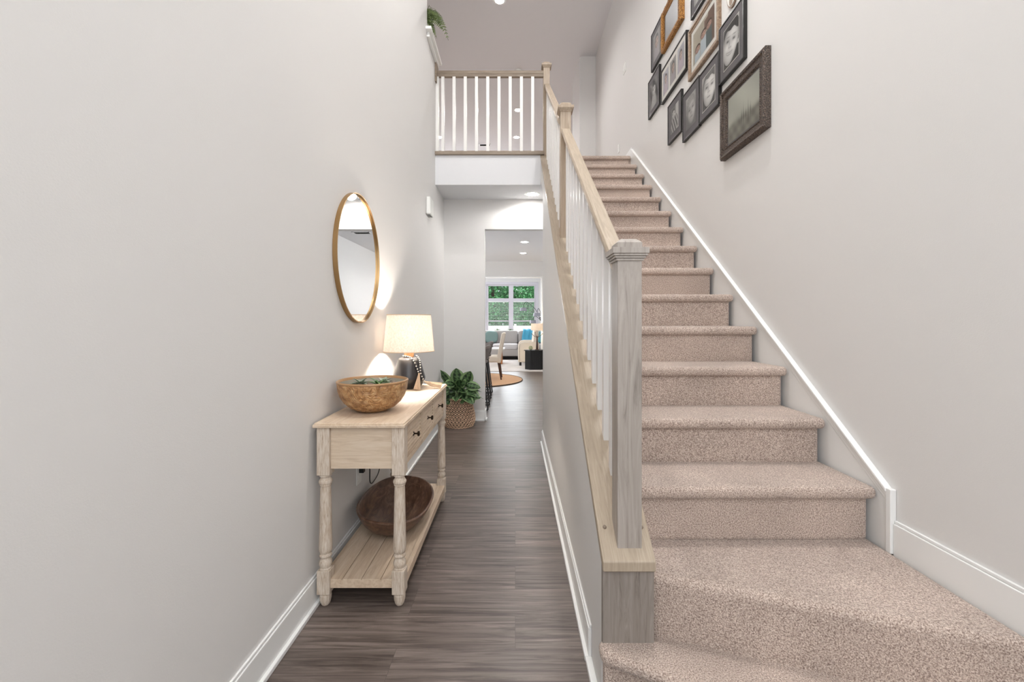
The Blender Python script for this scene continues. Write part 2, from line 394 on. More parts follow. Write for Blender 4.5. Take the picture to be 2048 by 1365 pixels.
newel(RA, 0.370, 3.12, capz(3.12)-0.06, 2.775, 0.077, STAIRWOOD=TANV)
newel(RA, 0.346, 4.705, capz(4.705)-0.10, 4.035, 0.070, STAIRWOOD=TANV)
# sloping cap board with pegs, end panel
cb = MB().prism([(1.345, capz(1.345)-0.034), (1.345, capz(1.345)), (4.74, capz(4.74)), (4.74, capz(4.74)-0.034)], 'x', 0.276, 0.446).build('cap_board', RAILWOOD, RA, bevel=0.005)
for x in (0.300, 0.424):
    b_ = MB(); b_.ball((x, 1.432, capz(1.432)+0.001), 0.0065, 12, 6)
    b_.build('wood_peg', XWOOD, cb)
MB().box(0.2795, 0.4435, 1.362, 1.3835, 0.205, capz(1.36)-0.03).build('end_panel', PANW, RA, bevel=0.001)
# handrails
def rail(parent, y0, z0, y1, z1, x0, x1, name='handrail'):
    def prof(za):
        pass
    mb = MB()
    xm = (x0+x1)/2
    def sec(y, z):
        return [(x0, y, z-0.012), (x0+0.006, y, z), (x1-0.006, y, z), (x1, y, z-0.012), (x1, y, z-0.030), (x1-0.012, y, z-0.046), (x1-0.014, y, z-0.062), (x0+0.014, y, z-0.062), (x0+0.012, y, z-0.046), (x0, y, z-0.030)]
    a, b = sec(y0, z0), sec(y1, z1); n = len(a)
    fs = [tuple(range(n)), tuple(range(2*n-1, n-1, -1))]+[(i, n+i, n+(i+1) % n, (i+1) % n) for i in range(n)]
    mb.add(a+b, fs)
    return mb.build(name, RAILWOOD, parent, bevel=0.0015)
RS = 0.734
def rz(y): return 1.499+RS*(y-1.552)
rail(RA, 1.452, rz(1.452), 3.125, rz(3.125), 0.337, 0.403)
RS2 = 0.728
def rz2(y): return 2.80+RS2*(y-3.25)
rail(RA, 3.19, rz2(3.19), 4.71, rz2(4.71), 0.318, 0.380)
BAL = plain('baluster_white', rgb(234, 232, 229), 0.35)
def baluster(parent, x, y, z0, z1, w=0.032, sl=SL, sr=RS):
    a = w/2
    vs = []
    for (dx, dy) in ((-a, -a), (a, -a), (a, a), (-a, a)): vs.append((x+dx, y+dy, z0+sl*dy))
    for (dx, dy) in ((-a, -a), (a, -a), (a, a), (-a, a)): vs.append((x+dx, y+dy, z1+sr*dy))
    return MB().add(vs, [(0,3,2,1),(4,5,6,7),(0,1,5,4),(1,2,6,5),(2,3,7,6),(3,0,4,7)]).build('baluster', BAL, parent, bevel=0.0015)
for k in range(12):
    y = 1.601+0.1245*k
    baluster(RA, 0.370, y, capz(y)-0.002, rz(y)-0.06)
for k in range(12):
    y = 3.262+0.1205*k
    baluster(RA, 0.352, y, capz(y)-0.002, rz2(y)-0.06)

# loft railing
LR = thing('loft_railing', (-0.3, 4.74, 3.10), 'level oak railing with white balusters across the loft edge', 'railing')
MB().box(XL, 0.318, 4.675, 4.80, 3.065, 3.103).build('base_board', XWOOD, LR, bevel=0.004)
mb = MB()
sec = [(-0.031, -0.012), (-0.025, 0), (0.025, 0), (0.031, -0.012), (0.031, -0.030), (0.020, -0.046), (0.018, -0.062), (-0.018, -0.062), (-0.020, -0.046), (-0.031, -0.030)]
mb.prism([(4.74+a, 4.008+b) for a, b in sec], 'x', XL+0.017, 0.312)
mb.build('handrail', XWOOD, LR, bevel=0.0015)
MB().box(XL, XL+0.018, 4.675, 4.805, 3.87, 4.075).build('wall_plate', XWOOD, LR, bevel=0.003)
for k in range(9):
    MB().cbox(-0.803+0.1245*k, 4.74, 3.10, 3.95, 0.034, 0.034).build('baluster', BAL, LR, bevel=0.0015)
MB().cbox(XL+0.018, 4.74, 3.10, 3.95, 0.034, 0.034).build('baluster', BAL, LR, bevel=0.0015)

# ------------------------------------------------------------------ ceiling lights
LENS = plain('light_lens', (1, 1, 1, 1), 0.5, emit=(1, 0.97, 0.93, 1), est=14)
def recessed(x, y, z, label, watts, group, r=0.075, spot=150, blend=0.6):
    t = thing('recessed_light', (x, y, z-0.004), label, 'ceiling light', group)
    MB().lathe([(r-0.012, 0.0), (r-0.010, -0.002), (r+0.012, -0.003), (r+0.016, 0.0035)], (x, y, z-0.004), 32, caps=False).build('trim_ring', TRIM, t)
    MB().lathe([(0.0001, 0.0), (r-0.012, 0.0)], (x, y, z-0.0055), 32).build('lens', LENS, t)
    light('recessed_light_beam', 'SPOT', (0, 0, -0.012), watts, WARM, (0, 0, 0), t, spot_size=radians(spot), spot_blend=blend, shadow_soft_size=0.06)
    return t
recessed(-0.22, 6.0, ZT, 'recessed light nearest the stairs, at the top edge of the picture', 90, 'recessed lights in the loft ceiling')
recessed(0.06, 9.14, ZT, 'recessed loft light seen between white balusters, upper of two near newel', 90, 'recessed lights in the loft ceiling')
recessed(0.03, 10.5, ZT, 'recessed loft light seen between white balusters, lower of two near newel', 60, 'recessed lights in the loft ceiling')
recessed(-1.86, 10.5, ZT, 'recessed loft light seen beside the left end of the loft railing', 60, 'recessed lights in the loft ceiling')
recessed(0.20, 5.04, ZC, 'recessed light in the low hall ceiling under the loft', 26, 'recessed lights in the ground floor ceiling', spot=168, blend=0.35)
recessed(0.18, 8.15, ZC, 'upper of the two recessed lights seen through the hall opening', 30, 'recessed lights in the ground floor ceiling')
recessed(0.18, 9.5, ZC, 'lower of the two recessed lights seen through the hall opening', 30, 'recessed lights in the ground floor ceiling')
recessed(-0.62, 1.7, ZT, 'added unseen fill light in the foyer ceiling above the console', 110, 'added unseen fill lights in the foyer ceiling')  # out of view, added to brighten the hall side
recessed(0.72, 2.2, ZT, 'added unseen fill light in the foyer ceiling above the stairs', 165, 'added unseen fill lights in the foyer ceiling')  # out of view, added to brighten the steps and right wall
sd = thing('smoke_detector', (0.05, 7.7, ZT-0.03), 'round white smoke detector on the loft ceiling just above the handrail', 'smoke detector')
MB().lathe([(0.055, 0), (0.065, 0.008), (0.07, 0.03)], (0.05, 7.7, ZT-0.03), 32).build('cover', PLASTIC, sd)
MB().lathe([(0.02, -0.002), (0.021, 0.003)], (0.05, 7.7, ZT-0.03), 20).build('sensor_button', BLACK, sd)
def vent(x, y, z, w, d, label):
    t = thing('ceiling_vent', (x, y, z-0.006), label, 'ceiling vent')
    m = MB()
    m.box(x-w/2, x+w/2, y-d/2, y-d/2+0.02, z-0.008, z-0.0005).box(x-w/2, x+w/2, y+d/2-0.02, y+d/2, z-0.008, z-0.0005)
    m.box(x-w/2, x-w/2+0.02, y-d/2, y+d/2, z-0.008, z-0.0005).box(x+w/2-0.02, x+w/2, y-d/2, y+d/2, z-0.008, z-0.0005)
    m.build('frame', TRIM, t)
    MB().box(x-w/2+0.015, x+w/2-0.015, y-d/2+0.015, y+d/2-0.015, z-0.003, z-0.0004).build('backing', BLACK, t)
    s = MB()
    n = 7
    for k in range(n):
        yy = y-d/2+0.03+(d-0.06)*k/(n-1)
        s.add([(x-w/2+0.02, yy-0.006, z-0.007), (x+w/2-0.02, yy-0.006, z-0.007), (x+w/2-0.02, yy+0.004, z-0.003), (x-w/2+0.02, yy+0.004, z-0.003)], [(0, 1, 2, 3)])
    s.build('louvre', TRIM, t)
vent(-0.78, 10.97, ZT, 0.30, 0.15, 'small louvred vent in the loft ceiling seen low between balusters')
vent(0.88, 7.3, ZC, 0.30, 0.18, 'louvred ceiling vent seen reflected in the gold mirror')

# ------------------------------------------------------------------ wall bits
dc = thing('door_chime', (XL, 4.31, 2.30), 'white door chime box high on the left wall by the hall ceiling', 'door chime')
MB().box(XL, XL+0.042, 4.22, 4.40, 2.30, 2.475).build('cover', PLASTIC, dc, bevel=0.012, seg=4)
for k in range(4): MB().box(XL+0.01, XL+0.034, 4.25+0.033*k, 4.262+0.033*k, 2.2985, 2.3005).build('sound_slot', BLACK, dc)
def plate(name, x, y, z, side, gang, label, cat, sw=True):
    """side=+1 : on a wall facing +x"""
    t = thing(name, (x, y, z), label, cat)
    w = 0.07 if gang == 1 else 0.116
    xs = sorted((x, x+side*0.006)); MB().box(xs[0], xs[1], y-w/2, y+w/2, z-0.057, z+0.057).build('cover_plate', PLASTIC, t, bevel=0.002)
    for g in range(gang):
        yy = y+(g-(gang-1)/2)*0.046
        if sw:
            xs = sorted((x+side*0.005, x+side*0.011)); MB().box(xs[0], xs[1], yy-0.016, yy+0.016, z-0.033, z+0.033).build('rocker_switch', PLASTIC, t, bevel=0.001)
        else:
            xs = sorted((x+side*0.005, x+side*0.008))
            for dz in (-0.02, 0.02): MB().box(xs[0], xs[1], yy-0.016, yy+0.016, z+dz-0.014, z+dz+0.014).build('socket', PLASTIC, t, bevel=0.001)
    return t
plate('light_switch', XR, 5.34, 4.40, -1, 2, 'white double light switch high on the right wall above the stair head', 'light switch')
plate('wall_outlet', XR, 5.65, 3.52, -1, 1, 'white outlet on the right wall just above the top step', 'outlet', False)
plate('wall_outlet', XL, 2.40, 0.385, 1, 1, 'white outlet on the left wall below the console table', 'outlet', False)

# ------------------------------------------------------------------ console table
CT = thing('console_table', (-0.675, 2.40, 0), 'narrow whitewashed wood console table with turned legs against the left wall', 'console table')
TX0, TX1, TY0, TY1, TZ = -0.872, -0.474, 1.83, 2.975, 0.804
tt = MB()
tt.prism([(TX0, TY0), (TX1, TY0), (TX1, TY1), (TX0, TY1)], 'z', TZ-0.020, TZ-0.006)
tt.prism([(TX0+0.005, TY0+0.005), (TX1-0.005, TY0+0.005), (TX1-0.005, TY1-0.005), (TX0+0.005, TY1-0.005)], 'z', TZ-0.007, TZ)
tt.build('table_top', CWOOD, CT, bevel=0.003)
AZ0 = 0.599
lx0, lx1, ly0, ly1 = -0.832, -0.507, 1.872, 2.933
MB().box(lx0-0.004, lx1+0.0, ly0-0.010, ly0+0.008, AZ0, TZ-0.020).build('end_panel', CEND, CT, bevel=0.001)
MB().box(lx0-0.004, lx1+0.0, ly1-0.008, ly1+0.010, AZ0, TZ-0.020).build('end_panel', CEND, CT, bevel=0.001)
MB().box(lx0-0.012, lx0+0.004, ly0, ly1, AZ0, TZ-0.020).build('back_panel', CEND, CT)
# front frame with three louvred drawers
FX = lx1+0.018
fr = MB()
z0, z1 = AZ0, TZ-0.020
fr.box(FX-0.018, FX, ly0+0.02, ly1-0.02, z0, z0+0.026).box(FX-0.018, FX, ly0+0.02, ly1-0.02, z1-0.012, z1)
ya, yb = ly0+0.027, ly1-0.027
dw = (yb-ya)/3
for k in range(4):
    yy = ya+dw*k
    fr.box(FX-0.018, FX, yy-0.009, yy+0.009, z0, z1)
fr.build('front_frame', CWOOD, CT, bevel=0.001)
KNOB = plain('aged_bronze', rgb(58, 46, 34), 0.4, 0.9)
for k in range(3):
    y0, y1 = ya+dw*k+0.011, ya+dw*(k+1)-0.011
    d = MB(); zz0, zz1 = z0+0.028, z1-0.014
    d.box(FX-0.016, FX-0.010, y0, y1, zz0, zz1)
    d.box(FX-0.012, FX-0.001, y0, y0+0.014, zz0, zz1).box(FX-0.012, FX-0.001, y1-0.014, y1, zz0, zz1)
    n = 8
    for j in range(n):
        a = zz0+(zz1-zz0)*j/n; b = zz0+(zz1-zz0)*(j+1)/n
        d.prism([(FX-0.014, a), (FX-0.001, a+0.0015), (FX-0.001, a+0.0035), (FX-0.011, b), (FX-0.014, b)], 'y', y0+0.014, y1-0.014)
    dr = d.build('drawer', CWOOD, CT)
    ym = (y0+y1)/2; zm = (zz0+zz1)/2
    kb = MB()
    rot = Matrix.Rotation(pi/2, 3, 'Y')
    kb.lathe([(0.010, 0), (0.010, 0.003), (0.004, 0.005), (0.004, 0.018), (0.012, 0.021), (0.0135, 0.026), (0.010, 0.030), (0.0001, 0.031)], (FX-0.004, ym, zm), 14, mat=rot)
    kb.build('knob', KNOB, dr)
def turned_leg(x, y):
    m = MB()
    h = 0.0275
    m.box(x-h, x+h, y-h, y+h, 0.575, TZ-0.020)
    m.box(x-h, x+h, y-h, y+h, 0.058, 0.160)
    P = [(0.0001, 0.0), (0.014, 0.001), (0.020, 0.010), (0.0245, 0.028), (0.0255, 0.046), (0.022, 0.052), (0.026, 0.055), (0.026, 0.060)]
    m.lathe(P, (x, y, 0), 20)
    P = [(0.024, 0.158), (0.026, 0.163), (0.022, 0.168), (0.026, 0.176), (0.028, 0.186), (0.025, 0.197), (0.0195, 0.206), (0.019, 0.210), (0.024, 0.213), (0.0265, 0.219), (0.024, 0.225), (0.019, 0.228),
         (0.024, 0.233), (0.0275, 0.244), (0.0275, 0.262), (0.0262, 0.32), (0.0245, 0.42), (0.0225, 0.510), (0.0215, 0.522), (0.0245, 0.526), (0.0245, 0.532), (0.0285, 0.538), (0.0285, 0.545), (0.024, 0.552), (0.020, 0.558), (0.0215, 0.564), (0.0265, 0.567), (0.0265, 0.571), (0.023, 0.574), (0.023, 0.578)]
    m.lathe(P, (x, y, 0), 20)
    return m
for x in (lx0, lx1):
    for y in (ly0, ly1):
        turned_leg(x, y).build('leg', LEGW, CT, bevel=0.004, seg=3)
sh = MB()
nb = 4; sx0, sx1 = lx0-0.020, lx1+0.026; bw = (sx1-sx0-0.034)/nb
sh.box(sx0, sx1, ly0-0.014, ly0+0.012, 0.080, 0.114)
sh.box(sx0, sx1, ly1-0.012, ly1+0.014, 0.080, 0.114)
sh.box(sx1-0.026, sx1, ly0-0.0142, ly1+0.014, 0.0798, 0.119).box(sx0, sx0+0.014, ly0-0.0142, ly1+0.014, 0.0798, 0.119)
for k in range(nb):
    a = sx0+0.013+bw*k
    sh.box(a+0.0012, a+bw-0.0012, ly0-0.0135, ly1+0.0135, 0.098, 0.119)
sh.build('bottom_shelf', CWOOD, CT, bevel=0.0012)

# lamp cord and plug
cd = MB()
def smooth(pts, n=8):
    out = []
    P = [Vector(p) for p in pts]
    for i in range(len(P)-1):
        p0 = P[max(i-1, 0)]; p1 = P[i]; p2 = P[i+1]; p3 = P[min(i+2, len(P)-1)]
        for k in range(n):
            t = k/n
            out.append(0.5*((2*p1)+(-p0+p2)*t+(2*p0-5*p1+4*p2-p3)*t*t+(-p0+3*p1-3*p2+p3)*t**3))
    out.append(P[-1]); return out
cd.tube(smooth([(XL+0.03, 2.40, 0.405), (XL+0.035, 2.47, 0.408), (XL+0.02, 2.53, 0.36), (XL+0.015, 2.55, 0.28), (XL+0.012, 2.62, 0.255), (XL+0.012, 2.74, 0.30), (XL+0.006, 2.80, 0.5), (XL+0.005, 2.83, 0.70), (XL+0.006, 2.84, 0.80), (XL+0.02, 2.84, 0.8085), (-0.80, 2.82, 0.8085), (-0.75, 2.81, 0.8085)]), 0.0032, 6)
cd.box(XL+0.009, XL+0.034, 2.385, 2.412, 0.392, 0.418)
tag(cd.build('power_cord', BLACK), 'black lamp cord plugged into the outlet below the console table', 'cord')

# ------------------------------------------------------------------ console lamp
LX, LY = -0.697, 2.80
TL = thing('table_lamp', (LX, LY, TZ), 'lit table lamp with black base and linen drum shade on the console', 'table lamp')
CER = plain('black_ceramic', rgb(30, 29, 32), 0.33, bump=0.05)
MB().lathe([(0.0001, 0.0), (0.070, 0.0), (0.076, 0.004), (0.094, 0.036), (0.104, 0.060), (0.1045, 0.068), (0.101, 0.082), (0.074, 0.182), (0.069, 0.190), (0.060, 0.196), (0.036, 0.200), (0.034, 0.203), (0.0001, 0.203)], (LX, LY, TZ+0.0002), 48).build('base', CER, TL)
MB().lathe([(0.0001, 0.2), (0.031, 0.2), (0.031, 0.246), (0.0001, 0.246)], (LX, LY, TZ), 32).build('wood_neck', NECKW, TL, sharp=30)
m, nt, b = newmat('lit_linen_shade'); Lk = nt.links.new
tc = nt.nodes.new('ShaderNodeTexCoord'); n_ = nt.nodes.new('ShaderNodeTexNoise'); n_.inputs['Scale'].default_value = 160; n_.inputs['Detail'].default_value = 4
mp = nt.nodes.new('ShaderNodeMapping'); mp.inputs['Scale'].default_value = (1, 1, 0.6); Lk(tc.outputs['Object'], mp.inputs['Vector']); Lk(mp.outputs['Vector'], n_.inputs['Vector'])
rp = ramp(nt, [(0.3, rgb(226, 216, 206)), (0.6, rgb(242, 237, 232))]); Lk(n_.outputs['Fac'], rp.inputs['Fac'])
tr = nt.nodes.new('ShaderNodeBsdfTranslucent'); df = nt.nodes.new('ShaderNodeBsdfDiffuse'); mx = nt.nodes.new('ShaderNodeMixShader'); mx.inputs['Fac'].default_value = 0.5
Lk(rp.outputs['Color'], tr.inputs['Color']); Lk(rp.outputs['Color'], df.inputs['Color']); Lk(df.outputs['BSDF'], mx.inputs[1]); Lk(tr.outputs['BSDF'], mx.inputs[2])
Lk(mx.outputs['Shader'], nt.nodes['Material Output'].inputs['Surface'])
SHADE = m
zb, zt_ = 1.043, 1.284
MB().lathe([(0.163, zb), (0.1405, zt_), (0.1385, zt_), (0.161, zb), (0.163, zb)], (LX, LY, 0), 64, caps=False).build('lamp_shade', SHADE, TL)
RINGM = plain('shade_trim', rgb(205, 182, 150), 0.7)
for rr, z_ in ((0.1625, zb+0.002), (0.140, zt_-0.002)):
    rim = MB(); rim.tube([(LX+rr*cos(2*pi*k/48), LY+rr*sin(2*pi*k/48), z_) for k in range(48)], 0.0022, 6, closed=True); rim.build('shade_ring', RINGM, TL)
rim = MB()
for k in range(3):
    a = 2*pi*k/3+0.4; rim.tube([(LX, LY, zt_-0.03), (LX+0.139*cos(a), LY+0.139*sin(a), zt_-0.004)], 0.0018, 6)
rim.build('shade_spider', RINGM, TL)
MB().lathe([(0.012, 1.046), (0.012, 1.125)], (LX, LY, 0), 12).build('lamp_socket', BRASS, TL)
bl = MB(); bl.ball((LX, LY, 1.152), 0.033, 16, 10)
bl.build('light_bulb', plain('bulb_glow', (1, 1, 1, 1), 0.3, emit=(1, 0.90, 0.79, 1), est=370), TL)

# bead garland with tassels draped over the lamp neck
bg_ = thing('bead_garland', (LX+0.05, LY-0.09, TZ), 'black and white bead garland with cream tassels hung on the lamp base', 'bead garland')
WB = plain('white_bead', rgb(232, 228, 220), 0.4); KB = plain('black_bead', rgb(24, 22, 22), 0.4)
TAS = wood('tassel_cotton', [(0.3, rgb(190, 160, 128)), (0.7, rgb(232, 210, 184))], (60, 60, 3), 4, 0.9, 0.4)
def pol(a, r, z): return (LX+r*cos(a), LY+r*sin(a), TZ+z)
A1 = radians(-62)
path1 = smooth([pol(radians(-180), 0.040, 0.209), pol(radians(-120), 0.046, 0.209), pol(radians(-85), 0.050, 0.208), pol(radians(-66), 0.068, 0.2), pol(radians(-54), 0.084, 0.178), pol(radians(-44), 0.098, 0.130), pol(radians(-42), 0.106, 0.105)], 10)
path2 = smooth([pol(radians(0), 0.040, 0.210), pol(radians(-12), 0.060, 0.206), pol(radians(-22), 0.082, 0.185), pol(radians(-26), 0.092, 0.150), pol(radians(-32), 0.104, 0.105), pol(radians(-24), 0.1135, 0.060), pol(radians(-20), 0.118, 0.045)], 10)
wb_, kb_ = MB(), MB()
for path in (path1, path2):
    d = 0; last = path[0]; cnt = 0
    for p in path:
        if (Vector(p)-Vector(last)).length >= 0.0066:
            (wb_ if cnt % 2 else kb_).ball(p, 0.0050, 8, 6); last = p; cnt += 1
wb_.build('white_beads', WB, bg_)['kind'] = 'stuff'; kb_.build('black_beads', KB, bg_)['kind'] = 'stuff'
def tassel(p0, p1, fan, lay=False):
    m = MB(); p0 = Vector(p0); p1 = Vector(p1)
    ax = (p1-p0).normalized(); s = ax.cross(Vector((0.3, 0.9, 0.2))).normalized(); t = ax.cross(s)
    r2 = random.Random(3)
    for k in range(46):
        a = r2.random()*2*pi; q = sqrt(r2.random())
        d0 = (s*cos(a)+t*sin(a))*q
        e = p1+d0*fan; mid = p0.lerp(p1, 0.35)+d0*fan*0.42
        if lay: e.z = max(e.z, TZ+0.003); mid.z = max(mid.z, TZ+0.003)
        m.tube([p0+d0*0.004, mid, e], [0.0012, 0.0014, 0.0016], 4)
    m.ball(p0, 0.007, 10, 6)
    return m
tassel(pol(radians(-42), 0.110, 0.100), pol(radians(-56), 0.142, 0.006), 0.024).build('tassel', TAS, bg_)
tassel(pol(radians(-19), 0.120, 0.044), (LX+0.215, LY-0.035, TZ+0.008), 0.030, True).build('tassel', TAS, bg_)

# ------------------------------------------------------------------ carved ceramic bowl
def carved_mat():
    m, nt, b = newmat('carved_ceramic'); L = nt.links.new
    tc = nt.nodes.new('ShaderNodeTexCoord')
    n0 = nt.nodes.new('ShaderNodeTexNoise'); n0.inputs['Scale'].default_value = 14; n0.inputs['Detail'].default_value = 1; L(tc.outputs['Object'], n0.inputs['Vector'])
    vs = nt.nodes.new('ShaderNodeVectorMath'); vs.operation = 'SCALE'; vs.inputs['Scale'].default_value = 0.16; L(n0.outputs['Color'], vs.inputs[0])
    va = nt.nodes.new('ShaderNodeVectorMath'); va.operation = 'ADD'; L(tc.outputs['Object'], va.inputs[0]); L(vs.outputs['Vector'], va.inputs[1])
    w = nt.nodes.new('ShaderNodeTexWave'); w.wave_type = 'RINGS'; w.rings_direction = 'SPHERICAL'; w.inputs['Scale'].default_value = 22; w.inputs['Distortion'].default_value = 8; w.inputs['Detail'].default_value = 1.0; w.inputs['Detail Scale'].default_value = 1.6
    L(va.outputs['Vector'], w.inputs['Vector'])
    v = nt.nodes.new('ShaderNodeTexVoronoi'); v.inputs['Scale'].default_value = 42; L(va.outputs['Vector'], v.inputs['Vector'])
    n5 = nt.nodes.new('ShaderNodeTexNoise'); n5.inputs['Scale'].default_value = 45; n5.inputs['Detail'].default_value = 4; L(tc.outputs['Object'], n5.inputs['Vector'])
    r = ramp(nt, [(0.30, rgb(140, 96, 56)), (0.5, rgb(188, 142, 94)), (0.72, rgb(216, 180, 134))])
    L(n5.outputs['Fac'], r.inputs['Fac'])
    w3 = ramp(nt, [(0.0, (0.80, 0.75, 0.70, 1)), (0.30, (1, 1, 1, 1))]); L(w.outputs['Fac'], w3.inputs['Fac'])
    mm = nt.nodes.new('ShaderNodeVectorMath'); mm.operation = 'MULTIPLY'; L(r.outputs['Color'], mm.inputs[0]); L(w3.outputs['Color'], mm.inputs[1])
    L(mm.outputs['Vector'], b.inputs['Base Color'])
    b.inputs['Roughness'].default_value = 0.34
    ad = nt.nodes.new('ShaderNodeMath'); ad.operation = 'MULTIPLY_ADD'; ad.inputs[1].default_value = -0.5
    L(v.outputs['Distance'], ad.inputs[0]); L(w.outputs['Fac'], ad.inputs[2])
    bm = nt.nodes.new('ShaderNodeBump'); bm.inputs['Strength'].default_value = 0.7; bm.inputs['Distance'].default_value = 0.004
    L(ad.outputs['Value'], bm.inputs['Height']); L(bm.outputs['Normal'], b.inputs['Normal'])
    return m
CARV = carved_mat()
BX, BY = -0.700, 2.10
CB = thing('decorative_bowl', (BX, BY, TZ), 'round brown carved ceramic bowl holding small succulents on the console', 'bowl')
MB().lathe([(0.0001, 0.0), (0.050, 0.0), (0.072, 0.004), (0.105, 0.020), (0.134, 0.045), (0.153, 0.075), (0.163, 0.105), (0.1665, 0.134), (0.1665, 0.1385), (0.1655, 0.140), (0.1672, 0.142)], (BX, BY, TZ), 72, caps=False).build('bowl_body', CARV, CB)
CBr = plain('bowl_rim_glaze', rgb(170, 130, 90), 0.35, bump=0.6, bscale=60)
MB().lathe([(0.1668, 0.141), (0.169, 0.143), (0.1695, 0.147), (0.168, 0.150), (0.164, 0.152), (0.160, 0.148), (0.157, 0.135)], (BX, BY, TZ), 72, caps=False).build('bowl_rim', CBr, CB)
MB().lathe([(0.157, 0.140), (0.150, 0.100), (0.125, 0.060), (0.08, 0.03), (0.0001, 0.02)], (BX, BY, TZ), 48, caps=False).build('bowl_interior', plain('bowl_inside', rgb(166, 158, 142), 0.5, bump=0.4, bscale=40), CB)
PEB = plain('pebble', rgb(120, 105, 92), 0.7)
pb = MB()
for k in range(70):
    a = rnd.random()*2*pi; r = 0.135*sqrt(rnd.random())
    pb.ball((BX+r*cos(a), BY+r*sin(a), TZ+0.112+rnd.random()*0.01), 0.010+0.006*rnd.random(), 8, 5, 0.7)
pbo = pb.build('pebble_fill', PEB, CB); pbo['kind'] = 'stuff'
def leafcol(name, a, b): return wood(name, [(0.3, a), (0.7, b)], (10, 10, 10), 3, 0.45, 0.05)
SUC = leafcol('succulent_green', rgb(46, 84, 40), rgb(110, 150, 84))
SUC2 = leafcol('succulent_grey', rgb(120, 134, 116), rgb(168, 178, 156))
def spike(m, base, direc, length, w, droop=0.4):
    b = Vector(base); d = Vector(direc).normalized(); s = d.cross(Vector((0, 0, 1))).normalized(); n = s.cross(d)
    N = 7; vs = []
    for i in range(N):
        t = i/(N-1); c = b+d*length*t+Vector((0, 0, -droop*length*t*t))
        ww = w*(1-t**1.6)*(0.7+0.6*t)+0.0004
        vs += [c-s*ww+n*0.3*ww, c-n*0.25*ww, c+s*ww+n*0.3*ww, c+n*0.05*ww]
    fs = []
    for i in range(N-1):
        for k in range(4): fs.append((i*4+k, i*4+(k+1) % 4, i*4+4+(k+1) % 4, i*4+4+k))
    m.add(vs, fs)
def rosette(m, c, n, length, w, lo=0.3, hi=1.2, droop=0.35):
    for k in range(n):
        a = k*2.399; e = lo+(hi-lo)*k/n
        spike(m, c, (cos(a)*cos(e), sin(a)*cos(e), sin(e)), length*(0.8+0.4*rnd.random()), w, droop)
m = MB(); rosette(m, (BX+0.03, BY-0.02, TZ+0.124), 18, 0.095, 0.008, 0.1, 1.1, 0.5); m.build('succulent', SUC, CB)
m = MB(); rosette(m, (BX-0.07, BY+0.03, TZ+0.122), 14, 0.060, 0.014, 0.1, 1.1); m.build('succulent', SUC2, CB)
m = MB(); rosette(m, (BX+0.03, BY+0.075, TZ+0.122), 12, 0.060, 0.016, 0.2, 1.2); m.build('succulent', SUC2, CB)

# ------------------------------------------------------------------ dough bowl on the lower shelf
DX, DY, DZ = -0.655, 2.375, 0.119
DB = thing('dough_bowl', (DX, DY, DZ), 'long dark brown wooden dough bowl on the lower console shelf', 'bowl')
def dough():
    m = MB(); n = 64; A, B_ = 0.315, 0.188
    prof = [(0.0, 0.0), (0.35, 0.0), (0.50, 0.010), (0.68, 0.040), (0.84, 0.085), (0.94, 0.125), (1.0, 0.160), (0.985, 0.166), (0.95, 0.165), (0.93, 0.158), (0.86, 0.115), (0.72, 0.065), (0.50, 0.036), (0.0, 0.026)]
    vs = []
    for j, (r, z) in enumerate(prof):
        for k in range(n):
            a = 2*pi*k/n
            e = 0.86
            cx_ = math.copysign(abs(cos(a))**e, cos(a)); cy_ = math.copysign(abs(sin(a))**e, sin(a))
            x = B_*max(r, 1e-4)*cx_; y = A*max(r, 1e-4)*cy_
            zz = z*0.84*(1+0.06*abs(sin(a))**3)
            # tilt: left rim leans up on the wall
            tz = -x*0.12*(z/0.16)
            vs.append((DX+x, DY+y, DZ+0.0005+max(zz+tz, 0)))
    fs = []
    for j in range(len(prof)-1):
        for k in range(n): fs.append((j*n+k, j*n+(k+1) % n, (j+1)*n+(k+1) % n, (j+1)*n+k))
    m.add(vs, fs); return m
dough().build('bowl_shell', DARKW, DB, sharp=60)

# ------------------------------------------------------------------ mirror
MY, MZ, MA, MBv = 2.379, 1.590, 0.3225, 0.357
MR = thing('wall_mirror', (XL, MY, MZ), 'round mirror in a thin brass frame on the left wall above the console', 'mirror')
fr = MB(); n = 96
sec = [(0, 0.0), (0.0, 0.023), (0.0055, 0.023), (0.0055, 0.0)]
vs = []
for k in range(n):
    a = 2*pi*k/n
    for din, dx in sec: vs.append((XL+0.001+dx, MY+(MA-din)*cos(a), MZ+(MBv-din)*sin(a)))
fs = []
for k in range(n):
    j = (k+1) % n
    for q in range(4): fs.append((k*4+q, j*4+q, j*4+(q+1) % 4, k*4+(q+1) % 4))
fr.add(vs, fs); fr.build('frame', BRASS, MR)
g = MB(); g.add([(XL+0.012, MY+(MA-0.008)*cos(2*pi*k/n), MZ+(MBv-0.008)*sin(2*pi*k/n)) for k in range(n)], [tuple(range(n))])
g.build('mirror_glass', MIRROR, MR)

